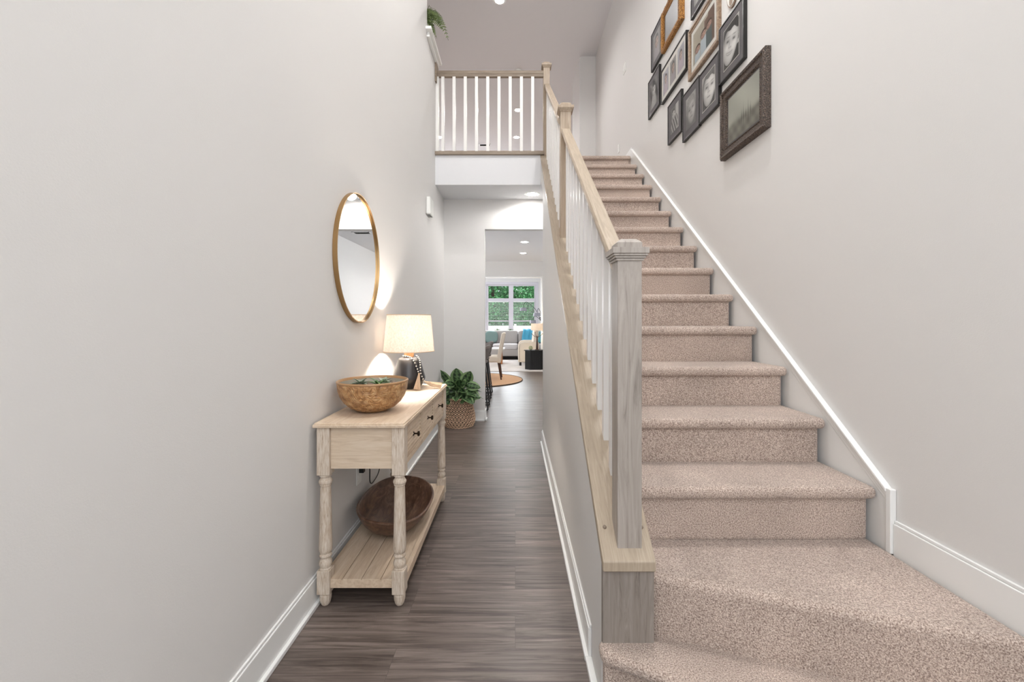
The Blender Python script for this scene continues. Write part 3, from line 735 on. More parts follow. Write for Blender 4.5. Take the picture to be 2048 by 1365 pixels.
# ------------------------------------------------------------------ potted calathea in a crochet basket
PX, PY = -0.665, 5.045
PT = thing('potted_plant', (PX, PY, 0), 'leafy striped calathea plant in a woven tan basket at the hall end', 'potted plant')
ROPE = plain('jute_rope', rgb(222, 188, 160), 0.85, bump=0.6, bscale=150)
def brad(t):   # radius by height fraction
    pts = [(0, 0.155), (0.06, 0.175), (0.22, 0.188), (0.40, 0.183), (0.6, 0.168), (0.8, 0.150), (1, 0.143)]
    for (a, ra), (b, rb) in zip(pts[:-1], pts[1:]):
        if t <= b: return ra+(rb-ra)*(t-a)/(b-a)
    return pts[-1][1]
BH = 0.335
bk = MB(); rows = 11; nl = 14
for j in range(rows):
    t = (j+0.5)/rows; z = BH*t
    for ph in (0, 1):
        pts = []
        N = nl*12
        for k in range(N):
            a = 2*pi*k/N; w = a*nl
            q = sin(w*1.0+ph*pi+(j % 2)*pi/2)
            rr = brad(t)+0.0045*cos(w+ph*pi+(j % 2)*pi/2)
            pts.append((PX+rr*cos(a), PY+rr*sin(a), z+0.0112*q))
        bk.tube(pts, 0.0046, 6, closed=True)
for z, rr in ((0.006, 0.158), (BH, 0.143), (BH-0.008, 0.143)):
    bk.tube([(PX+rr*cos(2*pi*k/60), PY+rr*sin(2*pi*k/60), z) for k in range(60)], 0.0058, 6, closed=True)
basket = bk.build('basket', ROPE, PT)
MB().lathe([(0.0001, 0.002)]+[(brad(i/10)-0.009, 0.002+BH*i/10*0.98) for i in range(11)]+[(0.12, BH*0.93), (0.0001, BH*0.9)], (PX, PY, 0), 40).build('basket_liner', plain('liner_dark', rgb(40, 28, 20), 0.9), basket)
def calathea():
    m = MB(); cols = []
    dk, md, lt, cream = (0.008, 0.020, 0.009), (0.022, 0.060, 0.018), (0.10, 0.19, 0.07), (0.26, 0.38, 0.17)
    r2 = random.Random(11)
    def leaf(base, tip_dir, length, w, roll, bend, facing=False):
        b = Vector(base); d = Vector(tip_dir).normalized()
        s = d.cross(Vector((0, 1, 0))) if facing else d.cross(Vector((0, 0, 1)))
        if s.length < 0.05: s = Vector((1, 0, 0))
        s.normalize(); n = s.cross(d); s2 = (s*cos(roll)+n*sin(roll)); n2 = s2.cross(d)
        NU, NV = 14, 9
        vs = []
        for i in range(NU):
            t = i/(NU-1)
            c = b+d*length*t+Vector((0, 0, -bend*length*t*t))
            wd = w*(sin(pi*min(1, t**0.85))**0.75 if 0 < t < 1 else 0.02)
            for j in range(NV):
                u = -1+2*j/(NV-1)
                fold = abs(u)*0.22*wd+0.03*w*sin(t*22+abs(u)*4)
                q_ = c+s2*wd*u+n2*fold
                vs.append(Vector((max(q_.x, XL+0.012), min(q_.y, 5.245), q_.z)))
                au = abs(u)
                stripe = sin(t*34-au*9)
                col = md if stripe > 0 else dk
                if au < 0.06: col = lt
                elif 0.55 < au < 0.80: col = cream
                elif au >= 0.98: col = lt
                elif au < 0.45 and stripe > 0.45: col = lt
                cols.append(col)
        fs = [(i*NV+j, i*NV+j+1, (i+1)*NV+j+1, (i+1)*NV+j) for i in range(NU-1) for j in range(NV-1)]
        m.add(vs, fs)
    stems = MB()
    specs = []
    for k in range(30):
        a = k*2.399+0.5; tier = k/30
        el = 0.05+1.25*tier*tier if k < 24 else 1.0
        rad = 0.03+0.09*(1-tier)
        specs.append((a, el, rad, 0.335+0.12*tier, 0.17+0.03*r2.random()))
    # featured leaves as seen in the photograph
    for (dx, dz, L_, W_, tdx, tdy, tdz, roll) in (
            (-0.09, 0.46, 0.27, 0.060, -0.55, -0.15, 1.0, 0.5), (-0.01, 0.48, 0.23, 0.085, -0.06, -0.10, 1, 0.1), (0.06, 0.47, 0.22, 0.080, 0.40, -0.1, 0.95, -0.3),
            (0.07, 0.49, 0.20, 0.060, 1.0, -0.25, -0.05, 0.5), (0.08, 0.42, 0.20, 0.065, 0.9, -0.3, -0.30, 0.4), (-0.10, 0.46, 0.16, 0.055, -0.9, -0.2, 0.25, -0.5),
            (-0.10, 0.42, 0.15, 0.06, -0.8, -0.4, -0.3, 0.3), (-0.05, 0.44, 0.19, 0.075, -0.35, -0.5, -0.75, 0.2), (0.03, 0.45, 0.19, 0.080, 0.15, -0.6, -0.7, -0.2),
            (0.09, 0.41, 0.17, 0.07, 0.6, -0.5, -0.6, 0.1), (0.02, 0.50, 0.16, 0.06, 0.3, -0.5, 0.15, 0.8), (-0.04, 0.50, 0.16, 0.06, -0.4, -0.5, 0.15, -0.8)):
        leaf((PX+dx, PY-0.05, dz), (tdx, tdy, tdz), L_, W_, roll, 0.10, True)
        stems.tube([(PX, PY, 0.28), (PX+dx*0.6, PY-0.02, dz*0.85), (PX+dx, PY-0.04, dz)], 0.003, 5)
    for a, el, rad, z, L_ in specs:
        base = (PX+rad*cos(a), min(PY+rad*sin(a), 5.12), z)
        d = (cos(a)*cos(el), sin(a)*cos(el)*0.8, sin(el))
        if base[1]+d[1]*L_ > 5.22: continue
        if base[0]+d[0]*L_ < XL+0.02: L_ *= 0.6
        leaf(base, d, L_, 0.055+0.015*r2.random(), (r2.random()-0.5)*0.8, 0.30)
        stems.tube([(PX, PY, 0.28), ((PX+base[0])/2, (PY+base[1])/2, z*0.92), base], 0.003, 5)
    return m, cols, stems
m, cols, stems = calathea()
m.build('foliage', painted('calathea_leaf', 0.38), PT, colors=cols, sharp=180)
stems.build('stem', plain('stem_green', rgb(70, 82, 48), 0.6), PT)

# fern on the loft ledge
FN = thing('hanging_fern', (-0.93, 4.33, 4.15), 'green fern trailing from the white ledge of the loft half wall', 'fern')
FG = leafcol('fern_green', rgb(46, 62, 28), rgb(112, 128, 72))
MB().lathe([(0.045, 0), (0.055, 0.01), (0.065, 0.10), (0.06, 0.10), (0.055, 0.09), (0.0001, 0.085)], (-0.945, 4.35, 4.1505), 24).build('pot', plain('pot_white', rgb(225, 222, 216), 0.4), FN)
fm = MB()
def frond(p0, p1, p2, p3, w):
    N = 19
    for i in range(N):
        t = i/(N-1)
        c = (Vector(p0)*(1-t)**3+Vector(p1)*3*t*(1-t)**2+Vector(p2)*3*t*t*(1-t)+Vector(p3)*t**3)
        t2 = t+0.01
        c2 = (Vector(p0)*(1-t2)**3+Vector(p1)*3*t2*(1-t2)**2+Vector(p2)*3*t2*t2*(1-t2)+Vector(p3)*t2**3)
        d = (c2-c).normalized(); s = d.cross(Vector((0.2, -0.9, 0.3))).normalized()
        ll = w*(sin(pi*min(1, t*0.9+0.1))**0.6)*(0.85+0.3*rnd.random())
        for sg in (-1, 1):
            tip = c+s*sg*ll+d*ll*0.45+Vector((0, 0, -0.15*ll)); a = c+d*0.0055; b = c-d*0.0055
            mid = (c+tip)/2
            fm.add([a, b, mid-d*0.006, tip, mid+d*0.007], [(0, 1, 2, 3, 4)])
    fm.tube([p0, tuple(Vector(p0).lerp(Vector(p1), .6)), tuple((Vector(p1)+Vector(p2))/2), p2, p3], 0.0016, 4)
S0 = (-0.935, 4.345, 4.25)
frond(S0, (-0.88, 4.30, 4.42), (-0.74, 4.28, 4.30), (-0.67, 4.27, 4.05), 0.048)
frond(S0, (-0.88, 4.28, 4.40), (-0.80, 4.27, 4.36), (-0.75, 4.30, 4.27), 0.040)
frond(S0, (-0.88, 4.30, 4.33), (-0.80, 4.26, 4.25), (-0.715, 4.25, 4.14), 0.045)
frond(S0, (-0.88, 4.33, 4.36), (-0.83, 4.30, 4.20), (-0.805, 4.29, 4.12), 0.030)
frond(S0, (-0.88, 4.30, 4.46), (-0.85, 4.29, 4.38), (-0.825, 4.30, 4.16), 0.030)
frond(S0, (-0.86, 4.29, 4.40), (-0.76, 4.27, 4.32), (-0.70, 4.26, 4.16), 0.050)
frond(S0, (-0.88, 4.31, 4.38), (-0.80, 4.27, 4.30), (-0.73, 4.27, 4.20), 0.045)
frond(S0, (-0.89, 4.30, 4.30), (-0.85, 4.27, 4.22), (-0.785, 4.27, 4.07), 0.022)
frond(S0, (-0.93, 4.42, 4.5), (-0.95, 4.55, 4.45), (-0.95, 4.62, 4.25), 0.04)
frond(S0, (-0.98, 4.35, 4.5), (-1.1, 4.35, 4.45), (-1.18, 4.38, 4.25), 0.04)
frond(S0, (-0.90, 4.36, 4.48), (-0.86, 4.37, 4.45), (-0.83, 4.38, 4.35), 0.03)
fm.build('frond', FG, FN, sharp=180)

# ------------------------------------------------------------------ framed pictures on the stair wall
PRINT = painted('photo_print', 0.35)
PGLASS = glass_mat('picture_glass', rough=0.03, ior=1.10)
def ell(u, v, cx, cy, rx, ry): return ((u-cx)/rx)**2+((v-cy)/ry)**2
def sm(a, b, x):
    t = max(0, min(1, (x-a)/(b-a))); return t*t*(3-2*t)
def gs(x, y, cx, cy, rx, ry): return math.exp(-(((x-cx)/rx)**2+((y-cy)/ry)**2))
def face(u, v, cx, cy, s, hair=0.10, skin=0.62, smile=1.0, tilt=0.0):
    """grey value or None outside the head"""
    x = (u-cx)/(s*1.38); y = (v-cy)/s
    x, y = x*cos(tilt)+y*sin(tilt), -x*sin(tilt)+y*cos(tilt)
    e = (x/(0.74-0.10*max(0, -y)))**2+(y/1.0)**2
    if e > 1:
        if (x/0.82)**2+((y-0.20)/0.98)**2 < 1 and y > -0.05: return hair*(1+0.15*sin(x*30+y*9))
        return None
    if y > 0.66+0.05*sin(x*9)-0.30*x*x: return hair*(1.1+0.15*sin(x*30+y*12))
    g = skin*1.05*(1-0.50*e*e)*(1+0.28*x)
    g *= 1+0.25*(gs(x, y, -0.38, -0.18, 0.20, 0.18)+gs(x, y, 0.38, -0.18, 0.20, 0.18)+0.6*gs(x, y, 0, 0.45, 0.4, 0.14))
    for ex in (-0.31, 0.31):
        g *= 1-0.35*gs(x, y, ex, 0.15, 0.21, 0.12)
        g *= 1-0.92*gs(x, y, ex, 0.13, 0.11, 0.050)
        g *= 1-0.55*gs(x, y, ex, 0.33, 0.19, 0.030)
    g *= 1-0.35*gs(x, y, -0.10, 0.0, 0.05, 0.18)
    g *= 1-0.50*gs(x, y, -0.08, -0.19, 0.06, 0.035)
    g *= 1-0.50*gs(x, y, 0.08, -0.19, 0.06, 0.035)
    mq = y+0.47-0.55*smile*x*x
    if smile > 0.5:
        g *= 1-0.75*math.exp(-(mq/0.07)**2-(x/0.30)**4)
        if abs(x) < 0.25 and abs(mq) < 0.030: g = 0.55
    else:
        g *= 1-0.70*math.exp(-(mq/0.035)**2-(x/0.20)**4)
    return min(0.95, g)
def g3(g): g = min(0.92, g*1.25); return (g, g*0.99, g*0.97)
def p_boy(u, v):
    f = face(u, v, 0.46, 0.52, 0.50, 0.06, 0.60, 1.2, -0.28)
    if f is not None: return g3(f)
    return g3(0.06 if v < 0.3 else 0.50 if u > 0.7 else 0.12)
def p_baby(u, v):
    f = face(u, v, 0.56, 0.52, 0.50, 0.16, 0.62, 0.0, -0.15)
    if f is not None: return g3(f)
    return g3(0.10 if v < 0.6 else 0.35)
def p_child(u, v):
    f = face(u, v, 0.55, 0.50, 0.42, 0.30, 0.42, 0.0, 0.1)
    if f is not None: return g3(f)
    return g3(0.18+0.22*sm(0.3, 1, v))
def p_stripe(u, v):
    f = face(u, v, 0.38, 0.70, 0.20, 0.12, 0.5, 0.4, 0.2)
    if f is not None: return g3(f)
    if ell(u, v, 0.5, 0.28, 0.42, 0.40) < 1: return g3(0.45 if sin(u*26+v*16) > 0 else 0.10)
    return g3(0.22 if u < 0.65 else 0.5)
def p_small(u, v):
    f = face(u, v, 0.52, 0.62, 0.22, 0.10, 0.5, 0.5)
    if f is not None: return g3(f)
    if ell(u, v, 0.5, 0.15, 0.32, 0.34) < 1: return g3(0.4)
    return g3(0.16+0.1*sin(u*9+v*7))
def p_colour(u, v):
    f = face(u, v, 0.52, 0.62, 0.24, 0.10, 0.5, 0.8)
    if f is not None: return (f*1.0, f*0.78, f*0.68) if f > 0.2 else g3(f)
    if ell(u, v, 0.5, 0.12, 0.36, 0.40) < 1: return (0.45, 0.42, 0.44)
    return (0.36, 0.35, 0.34)
def p_family(u, v):
    for (cx, cy, s, sk) in ((0.22, 0.36, 0.12, 0.5), (0.50, 0.56, 0.12, 0.55), (0.76, 0.60, 0.12, 0.5)):
        f = face(u, v, cx, cy, s, 0.07, sk, 1)
        if f is not None: return (f, f*0.66, f*0.55) if f > 0.2 else (f*1.1, f*0.7, f*0.5)
        if abs(u-cx) < 0.13 and v < cy-0.1: return (0.55, 0.62, 0.66) if cx < 0.6 else (0.14, 0.17, 0.17)
    if u > 0.72 or (v < 0.9 and u > 0.55 and v > 0.6): return (0.22, 0.15, 0.12)
    return (0.50, 0.46, 0.38)
def p_party(u, v):
    f = face(u, v, 0.5, 0.62, 0.2, 0.15, 0.6, 0.8)
    if f is not None: return (f, f*0.8, f*0.74)
    if ell(u, v, 0.5, 0.2, 0.36, 0.36) < 1: return (0.62, 0.55, 0.60)
    return (0.50, 0.50, 0.54)
def p_field(u, v):
    hgt = 0.26+0.06*sin(u*5)+0.10*sm(0.45, 0.95, u)
    k = 1.0
    for cx, hh in ((0.46, 0.50), (0.52, 0.55), (0.60, 0.47), (0.67, 0.56), (0.74, 0.50)):
        k *= 1-0.75*gs(u, v, cx, 0.36, 0.011, hh-0.38)
    q = math.exp(-((v-hgt)/0.10)**2) if v > hgt else 1.0
    n = 0.5+0.25*sin(u*31+v*17)+0.25*sin(u*13-v*23)
    sky = 0.50+0.05*sin(u*7+v*5); gr = 0.17+0.12*n
    r = (sky*(1-q)+gr*q)*k
    return (r*(0.98+0.05*q), r, r*(0.88-0.03*q))
def p_grey(u, v): return (0.30, 0.30, 0.31)

FRX = XR-0.001
def print_mesh(y0, y1, z0, z1, x, fn, nu=64, nv=78):
    m = MB(); cols = []
    vs = []
    for j in range(nv):
        for i in range(nu):
            u = i/(nu-1); v = j/(nv-1)
            vs.append((x, y1+(y0-y1)*u, z0+(z1-z0)*v)); cols.append(fn(u, v))
    fs = [(j*nu+i, j*nu+i+1, (j+1)*nu+i+1, (j+1)*nu+i) for j in range(nv-1) for i in range(nu-1)]
    m.add(vs, fs); return m, cols
def picture(y0, y1, z0, z1, fw, depth, fmat, mat_w, mat_mat, fn, label, group=None, prof=None, glass=True, line=None, multi=None, n=64, md=0.45):
    if fmat.name == 'frame_black': fw, md, mat_w = fw*0.6, 0.74, mat_w+fw*0.3
    """u runs left to right as seen from the stairs (far edge y1 is left)"""
    t = thing('picture_frame', (FRX, (y0+y1)/2, z0), label, 'framed picture', group)
    prof = prof or [(0.0, 0.0), (0.0, depth-0.001), (0.001, depth), (fw*0.8, depth), (fw, depth*0.9), (fw, 0.0)]
    m = MB(); corners = [(y0, z0, 1, 1), (y1, z0, -1, 1), (y1, z1, -1, -1), (y0, z1, 1, -1)]; k = len(prof); vs = []
    for (yy, zz, sy, sz) in corners:
        for d, h in prof: vs.append((FRX-h, yy+sy*d, zz+sz*d))
    fs = []
    for c in range(4):
        c2 = (c+1) % 4
        for q in range(k): fs.append((c*k+q, c2*k+q, c2*k+(q+1) % k, c*k+(q+1) % k))
    m.add(vs, fs); m.build('frame', fmat, t, sharp=25)
    a0, a1, b0, b1 = y0+fw*0.9, y1-fw*0.9, z0+fw*0.9, z1-fw*0.9
    MB().box(FRX-depth*md, FRX-0.0005, a0, a1, b0, b1).build('mat_board', mat_mat, t)
    px = FRX-depth*md-0.0008
    if multi:
        for (u0, u1, v0, v1, f2) in multi:
            yA = a1-(a1-a0)*u1; yB = a1-(a1-a0)*u0; zA = b0+(b1-b0)*v0; zB = b0+(b1-b0)*v1
            pm, cols = print_mesh(yA, yB, zA, zB, px, f2, 36, 48); pm.build('photo', PRINT, t, colors=cols, sharp=180)
    else:
        yA, yB, zA, zB = y0+fw+mat_w, y1-fw-mat_w, z0+fw+mat_w, z1-fw-mat_w
        if line:
            MB().box(px-0.0004, px+0.0003, yA-0.004, yB+0.004, zA-0.004, zB+0.004).build('mat_bevel', line, t)
            px -= 0.0008
        pm, cols = print_mesh(yA, yB, zA, zB, px, fn, n, int(n*1.2)); pm.build('photo', PRINT, t, colors=cols, sharp=180)
    if glass:
        MB().add([(px-0.003, a0, b0), (px-0.003, a1, b0), (px-0.003, a1, b1), (px-0.003, a0, b1)], [(3, 2, 1, 0)]).build('glass', PGLASS, t)
    return t
FBLK = plain('frame_black', rgb(24, 22, 21), 0.35)
MATG = plain('mat_grey', rgb(122, 119, 122), 0.8); MATW = plain('mat_white', rgb(236, 234, 228), 0.8)
def ornate(name, c0, c1, c2, sc=1.0, metal=0.0):
    m, nt, b = newmat(name); L = nt.links.new
    tc = nt.nodes.new('ShaderNodeTexCoord'); mp = nt.nodes.new('ShaderNodeMapping'); mp.inputs['Scale'].default_value = (1, 1, 1)
    L(tc.outputs['Object'], mp.inputs['Vector'])
    v = nt.nodes.new('ShaderNodeTexVoronoi'); v.inputs['Scale'].default_value = 110*sc; L(mp.outputs['Vector'], v.inputs['Vector'])
    r = ramp(nt, [(0.0, c2), (0.35, c1), (0.8, c0)]); L(v.outputs['Distance'], r.inputs['Fac']); L(r.outputs['Color'], b.inputs['Base Color'])
    bm = nt.nodes.new('ShaderNodeBump'); bm.invert = True; bm.inputs['Strength'].default_value = 1.0; bm.inputs['Distance'].default_value = 0.006
    L(v.outputs['Distance'], bm.inputs['Height']); L(bm.outputs['Normal'], b.inputs['Normal'])
    b.inputs['Roughness'].default_value = 0.45; b.inputs['Metallic'].default_value = metal
    return m
OBRN = ornate('ornate_brown', rgb(38, 29, 24), rgb(88, 70, 58), rgb(176, 156, 138), 1.8)
GOLD = ornate('ornate_gold', rgb(104, 62, 18), rgb(186, 128, 54), rgb(244, 204, 128), 1.6, 0.3)
G1 = 'framed pictures on the stair wall'
picture(2.285, 2.785, 2.285, 2.722, 0.078, 0.040, OBRN, 0.0, MATG, p_field, 'large ornate dark brown frame around a misty field print, lowest and nearest', G1,
        prof=[(0, 0), (0, 0.030), (0.010, 0.040), (0.022, 0.036), (0.026, 0.030), (0.052, 0.026), (0.058, 0.030), (0.066, 0.020), (0.078, 0.014), (0.078, 0)], n=110)
picture(2.520, 2.825, 2.800, 3.172, 0.016, 0.024, FBLK, 0.045, MATG, p_boy, 'black framed close-up of a laughing boy, above the ornate brown frame', G1, line=MATW, n=90)
picture(2.830, 3.140, 2.685, 3.040, 0.016, 0.024, FBLK, 0.045, MATG, p_baby, 'black framed photo of a serious baby, left of the ornate brown frame', G1, line=MATW, n=90)
picture(3.138, 3.447, 2.680, 3.052, 0.014, 0.022, FBLK, 0.050, MATG, p_child, 'black framed photo of a child, second from left in the bottom row', G1, n=80)
picture(3.474, 3.780, 2.795, 3.135, 0.014, 0.022, FBLK, 0.050, MATG, p_stripe, 'black framed photo of a person in stripes, leftmost in the bottom row', G1, n=80)
picture(4.005, 4.335, 3.280, 3.655, 0.013, 0.022, FBLK, 0.045, MATG, p_small, 'small black framed photo, lower of the two farthest along the wall', G1)
picture(3.935, 4.243, 3.707, 4.073, 0.013, 0.022, FBLK, 0.045, MATG, p_colour, 'small black framed photo, upper of the two farthest beside the gold frame', G1)
picture(3.365, 3.945, 3.237, 3.540, 0.020, 0.026, FBLK, 0.02, MATW, None, 'wide black frame with three small photos on white mat', G1,
        multi=[(0.07, 0.31, 0.14, 0.86, p_party), (0.38, 0.62, 0.14, 0.86, p_colour), (0.69, 0.93, 0.14, 0.86, p_party)])
picture(2.835, 3.330, 3.107, 3.495, 0.040, 0.026, BROWNF, 0.035, MATW, p_family, 'weathered brown frame with a family portrait in the middle of the group', G1,
        prof=[(0, 0), (0, 0.022), (0.006, 0.026), (0.022, 0.026), (0.026, 0.020), (0.040, 0.016), (0.040, 0)], n=100)
picture(3.000, 3.286, 3.556, 3.90, 0.013, 0.022, FBLK, 0.045, MATG, p_small, 'black framed picture cut off at the top edge, above the brown frame', G1)
# ornate gold frame with scalloped edge holding a grey panel
t = picture(3.450, 3.915, 3.690, 4.045, 0.060, 0.040, GOLD, 0.0, MATG, p_grey, 'ornate scalloped gold frame around a plain grey panel', G1,
        prof=[(0, 0), (0, 0.028), (0.012, 0.040), (0.026, 0.034), (0.032, 0.024), (0.048, 0.028), (0.060, 0.014), (0.060, 0)], n=8)
m = MB()
for k in range(26):
    yy = 3.455+0.455*k/25
    m.ball((FRX-0.020, yy, 4.045+0.006*sin(k*1.3)), 0.014, 8, 6)
for k in range(22):
    zz = 3.70+0.34*k/21; m.ball((FRX-0.022, 3.914, zz), 0.010+0.003*sin(k*2), 8, 6); m.ball((FRX-0.030, 3.86, zz*0.86+0.14*3.86), 0.0055, 6, 5)
    m.ball((FRX-0.030, 3.508, zz*0.86+0.14*3.86), 0.0055, 6, 5)
m.build('carved_edge', GOLD, t)
pl = thing('wall_plaque', (FRX, 2.68, 3.215), 'white oval plaque with brown edge cut off at the top of the picture', 'wall plaque', G1)
for nm, k, x, mt in (('plaque_edge', 1.0, 0.010, BROWNF), ('plaque_face', 0.90, 0.0125, MATW)):
    m = MB(); m.prism([(2.68+0.068*k*cos(2*pi*q/40), 3.335+0.118*k*sin(2*pi*q/40)) for q in range(40)], 'x', FRX-x, FRX); m.build(nm, mt, pl)
m = MB(); m.prism([(2.685+0.022*cos(2*pi*q/20), 3.262+0.030*sin(2*pi*q/20)) for q in range(20)], 'x', FRX-0.0135, FRX-0.012); m.build('painted_motif', BROWNF, pl)

# ------------------------------------------------------------------ kitchen and dining, seen through the opening
STF = plain('stool_leather', rgb(112, 102, 96), 0.55, bump=0.1)
LEGB = plain('black_metal', rgb(22, 21, 21), 0.4)
def bar_stool(x, y, label):
    x += 0.02
    t = thing('bar_stool', (x, y, 0), label, 'bar stool', 'bar stools seen through the opening')
    # bucket seat: faces -x
    m = MB(); n = 13; rows = 7; vs = []
    for j in range(rows):
        q = j/(rows-1)
        for i in range(n):
            a = -1.9+3.8*i/(n-1)
            back = max(0, cos(a*0.82))
            hgt = 0.66+q*(0.08+0.15*back**0.8)
            rr = 0.165+0.055*q
            vs.append((x-0.02+rr*cos(a)*1.05, y+rr*sin(a)*1.05, hgt))
    fs = [(j*n+i, j*n+i+1, (j+1)*n+i+1, (j+1)*n+i) for j in range(rows-1) for i in range(n-1)]
    m.add(vs, fs)
    o = m.build('backrest', STF, t, sharp=180); s = o.modifiers.new('thickness', 'SOLIDIFY'); s.thickness = 0.03
    MB().lathe([(0.0001, 0.635), (0.16, 0.635), (0.195, 0.65), (0.20, 0.67), (0.18, 0.69), (0.0001, 0.695)], (x-0.03, y, 0), 28).build('seat', STF, t)
    for sx in (-1, 1):
        for sy in (-1, 1):
            MB().tube([(x-0.02+sx*0.12, y+sy*0.13, 0.64), (x-0.02+sx*0.20, y+sy*0.17, 0.012)], 0.011, 8).build('leg', LEGB, t)
    m = MB()
    c = [(x-0.02+sx*0.182, y+sy*0.161, 0.15) for sx, sy in ((-1, -1), (1, -1), (1, 1), (-1, 1))]
    m.tube(c, 0.009, 8, closed=True)
    for sy in (-1, 1):
        m.tube([(x-0.22, y+sy*0.17, 0.012), (x+0.18, y+sy*0.17, 0.012)], 0.011, 8)
    m.build('footrest', LEGB, t)
bar_stool(-0.575, 6.02, 'nearest of the three dark bar stools past the hall opening')
bar_stool(-0.585, 6.56, 'middle one of the three dark bar stools')
bar_stool(-0.590, 7.10, 'farthest of the three dark bar stools')
# round jute rug
RX, RY, RR = -0.86, 8.87, 1.01
m = MB(); prof = [(0.0001, 0.010)]
nr = 60
for k in range(1, nr): prof.append((RR*k/nr, 0.010+(0.003 if k % 2 else 0)))
prof += [(RR, 0.006), (RR, 0.0)]
m.lathe(prof, (RX, RY, 0.0005), 96)
JUTE = wood('jute_rug', [(0.3, rgb(176, 132, 94)), (0.6, rgb(204, 162, 122)), (0.8, rgb(222, 184, 148))], (30, 30, 30), 3, 0.95, 0.3)
ro = thing('round_rug', (RX, RY, 0), 'round tan jute rug under the dining chair', 'rug')
m.build('rug_body', JUTE, ro)
MB().tube([(RX+RR*cos(2*pi*k/96), RY+RR*sin(2*pi*k/96), 0.010) for k in range(96)], 0.009, 6, closed=True).build('rug_border', plain('rug_border_dark', rgb(96, 76, 58), 0.9), ro)
# dining chairs (upholstered, facing -x)
CREAM = plain('cream_fabric', rgb(216, 204, 188), 0.85, bump=0.2, bscale=300)
DLEG = plain('dark_walnut', rgb(66, 38, 24), 0.45)
def dining_chair(x, y, label, fabric, rot=0.0):
    t = thing('dining_chair', (x, y, 0), label, 'dining chair', 'dining chairs')
    R_ = Matrix.Rotation(rot, 3, 'Z')
    def tr(m):
        m.v = [tuple(R_ @ (Vector(v)-Vector((x, y, 0)))+Vector((x, y, 0))) for v in m.v]; return m
    tr(MB().box(x-0.26, x+0.20, y-0.23, y+0.23, 0.37, 0.50)).build('seat', fabric, t, bevel=0.03, seg=4)
    vs = [(x+0.17, 0.36), (x+0.235, 0.36), (x+0.245, 0.50), (x+0.335, 0.97), (x+0.305, 0.985), (x+0.255, 0.97), (x+0.165, 0.50)]
    tr(MB().prism(vs, 'y', y-0.225, y+0.225)).build('backrest', fabric, t, bevel=0.015, seg=3)
    for sx, sy in ((-0.22, -0.19), (-0.22, 0.19), (0.19, -0.19), (0.19, 0.19)):
        sp = 0.055 if sx > 0 else 0.0
        m = MB(); a, b = 0.024, 0.014
        m.add([(x+sx+sp-b, y+sy-b, 0.013), (x+sx+sp+b, y+sy-b, 0.013), (x+sx+sp+b, y+sy+b, 0.013), (x+sx+sp-b, y+sy+b, 0.013), (x+sx-a, y+sy-a, 0.38), (x+sx+a, y+sy-a, 0.38), (x+sx+a, y+sy+a, 0.38), (x+sx-a, y+sy+a, 0.38)],
              [(0,3,2,1),(4,5,6,7),(0,1,5,4),(1,2,6,5),(2,3,7,6),(3,0,4,7)])
        tr(m).build('leg', DLEG, t, bevel=0.003)
dining_chair(-0.535, 8.98, 'cream upholstered dining chair with dark legs on the round rug', CREAM)
# dining table: round pedestal
dt = thing('dining_table', (-1.30, 8.95, 0.013), 'round dining table with white top behind the bar stools', 'dining table')
OAK = wood('orange_oak', [(0.3, rgb(140, 84, 44)), (0.7, rgb(186, 126, 76))], (10, 10, 2), 3, 0.45, 0.05)
MB().lathe([(0.0001, 0.735), (0.50, 0.735), (0.51, 0.742), (0.51, 0.757), (0.50, 0.763), (0.0001, 0.763)], (-1.30, 8.95, 0.0), 48).build('table_top', plain('white_top', rgb(224, 220, 214), 0.35), dt)
MB().lathe([(0.30, 0.013), (0.30, 0.03), (0.10, 0.08), (0.06, 0.20), (0.07, 0.60), (0.16, 0.735)], (-1.30, 8.95, 0.0), 32).build('pedestal', OAK, dt)

# ------------------------------------------------------------------ living room
rg = thing('area_rug', (-1.2, 11.8, 0), 'large off-white area rug in the living room', 'rug')
MB().box(-3.6, 1.0, 10.28, 10.80, 0.0, 0.012).box(-3.6, 0.6, 10.80, 13.2, 0.0, 0.012).build('rug_body', RUGW, rg)
CF = thing('coffee_table', (-0.85, 12.1, 0.0125), 'low coffee table with pale top and orange wood legs behind the dining chair', 'coffee table')
MB().box(-1.45, -0.29, 11.80, 12.40, 0.415, 0.450).build('table_top', plain('pale_top', rgb(200, 196, 190), 0.5), CF, bevel=0.005)
for x in (-1.38, -0.42):
    MB().prism([(x, 0.0125), (x+0.06, 0.0125), (x+0.05, 0.415), (x-0.02, 0.415)], 'y', 11.86, 12.34).build('leg', OAK, CF, bevel=0.004)
GREY = plain('sofa_grey', rgb(178, 172, 168), 0.9, bump=0.2, bscale=250)
GREY2 = plain('sofa_grey_light', rgb(196, 192, 192), 0.9, bump=0.2, bscale=250)
def cushion(m, x0, x1, y0, y1, z0, z1, p=3.2, n=12):
    # superellipsoid pillow shape
    cx, cy, cz = (x0+x1)/2, (y0+y1)/2, (z0+z1)/2; a, b, c = (x1-x0)/2, (y1-y0)/2, (z1-z0)/2
    vs = []; N = 2*n
    def f(w, e): return math.copysign(abs(w)**e, w)
    e1 = 2/p
    for j in range(n+1):
        ph = -pi/2+pi*j/n
        for i in range(N):
            th = 2*pi*i/N
            vs.append((cx+a*f(cos(ph), e1)*f(cos(th), e1), cy+b*f(cos(ph), e1)*f(sin(th), e1), cz+c*f(sin(ph), e1)))
    fs = [(j*N+i, j*N+(i+1) % N, (j+1)*N+(i+1) % N, (j+1)*N+i) for j in range(n) for i in range(N)]
    m.add(vs, fs); return m
SO = thing('sofa', (-0.6, 13.9, 0), 'long grey fabric sofa under the living room window', 'sofa')
SX0, SX1 = -2.4, 1.05
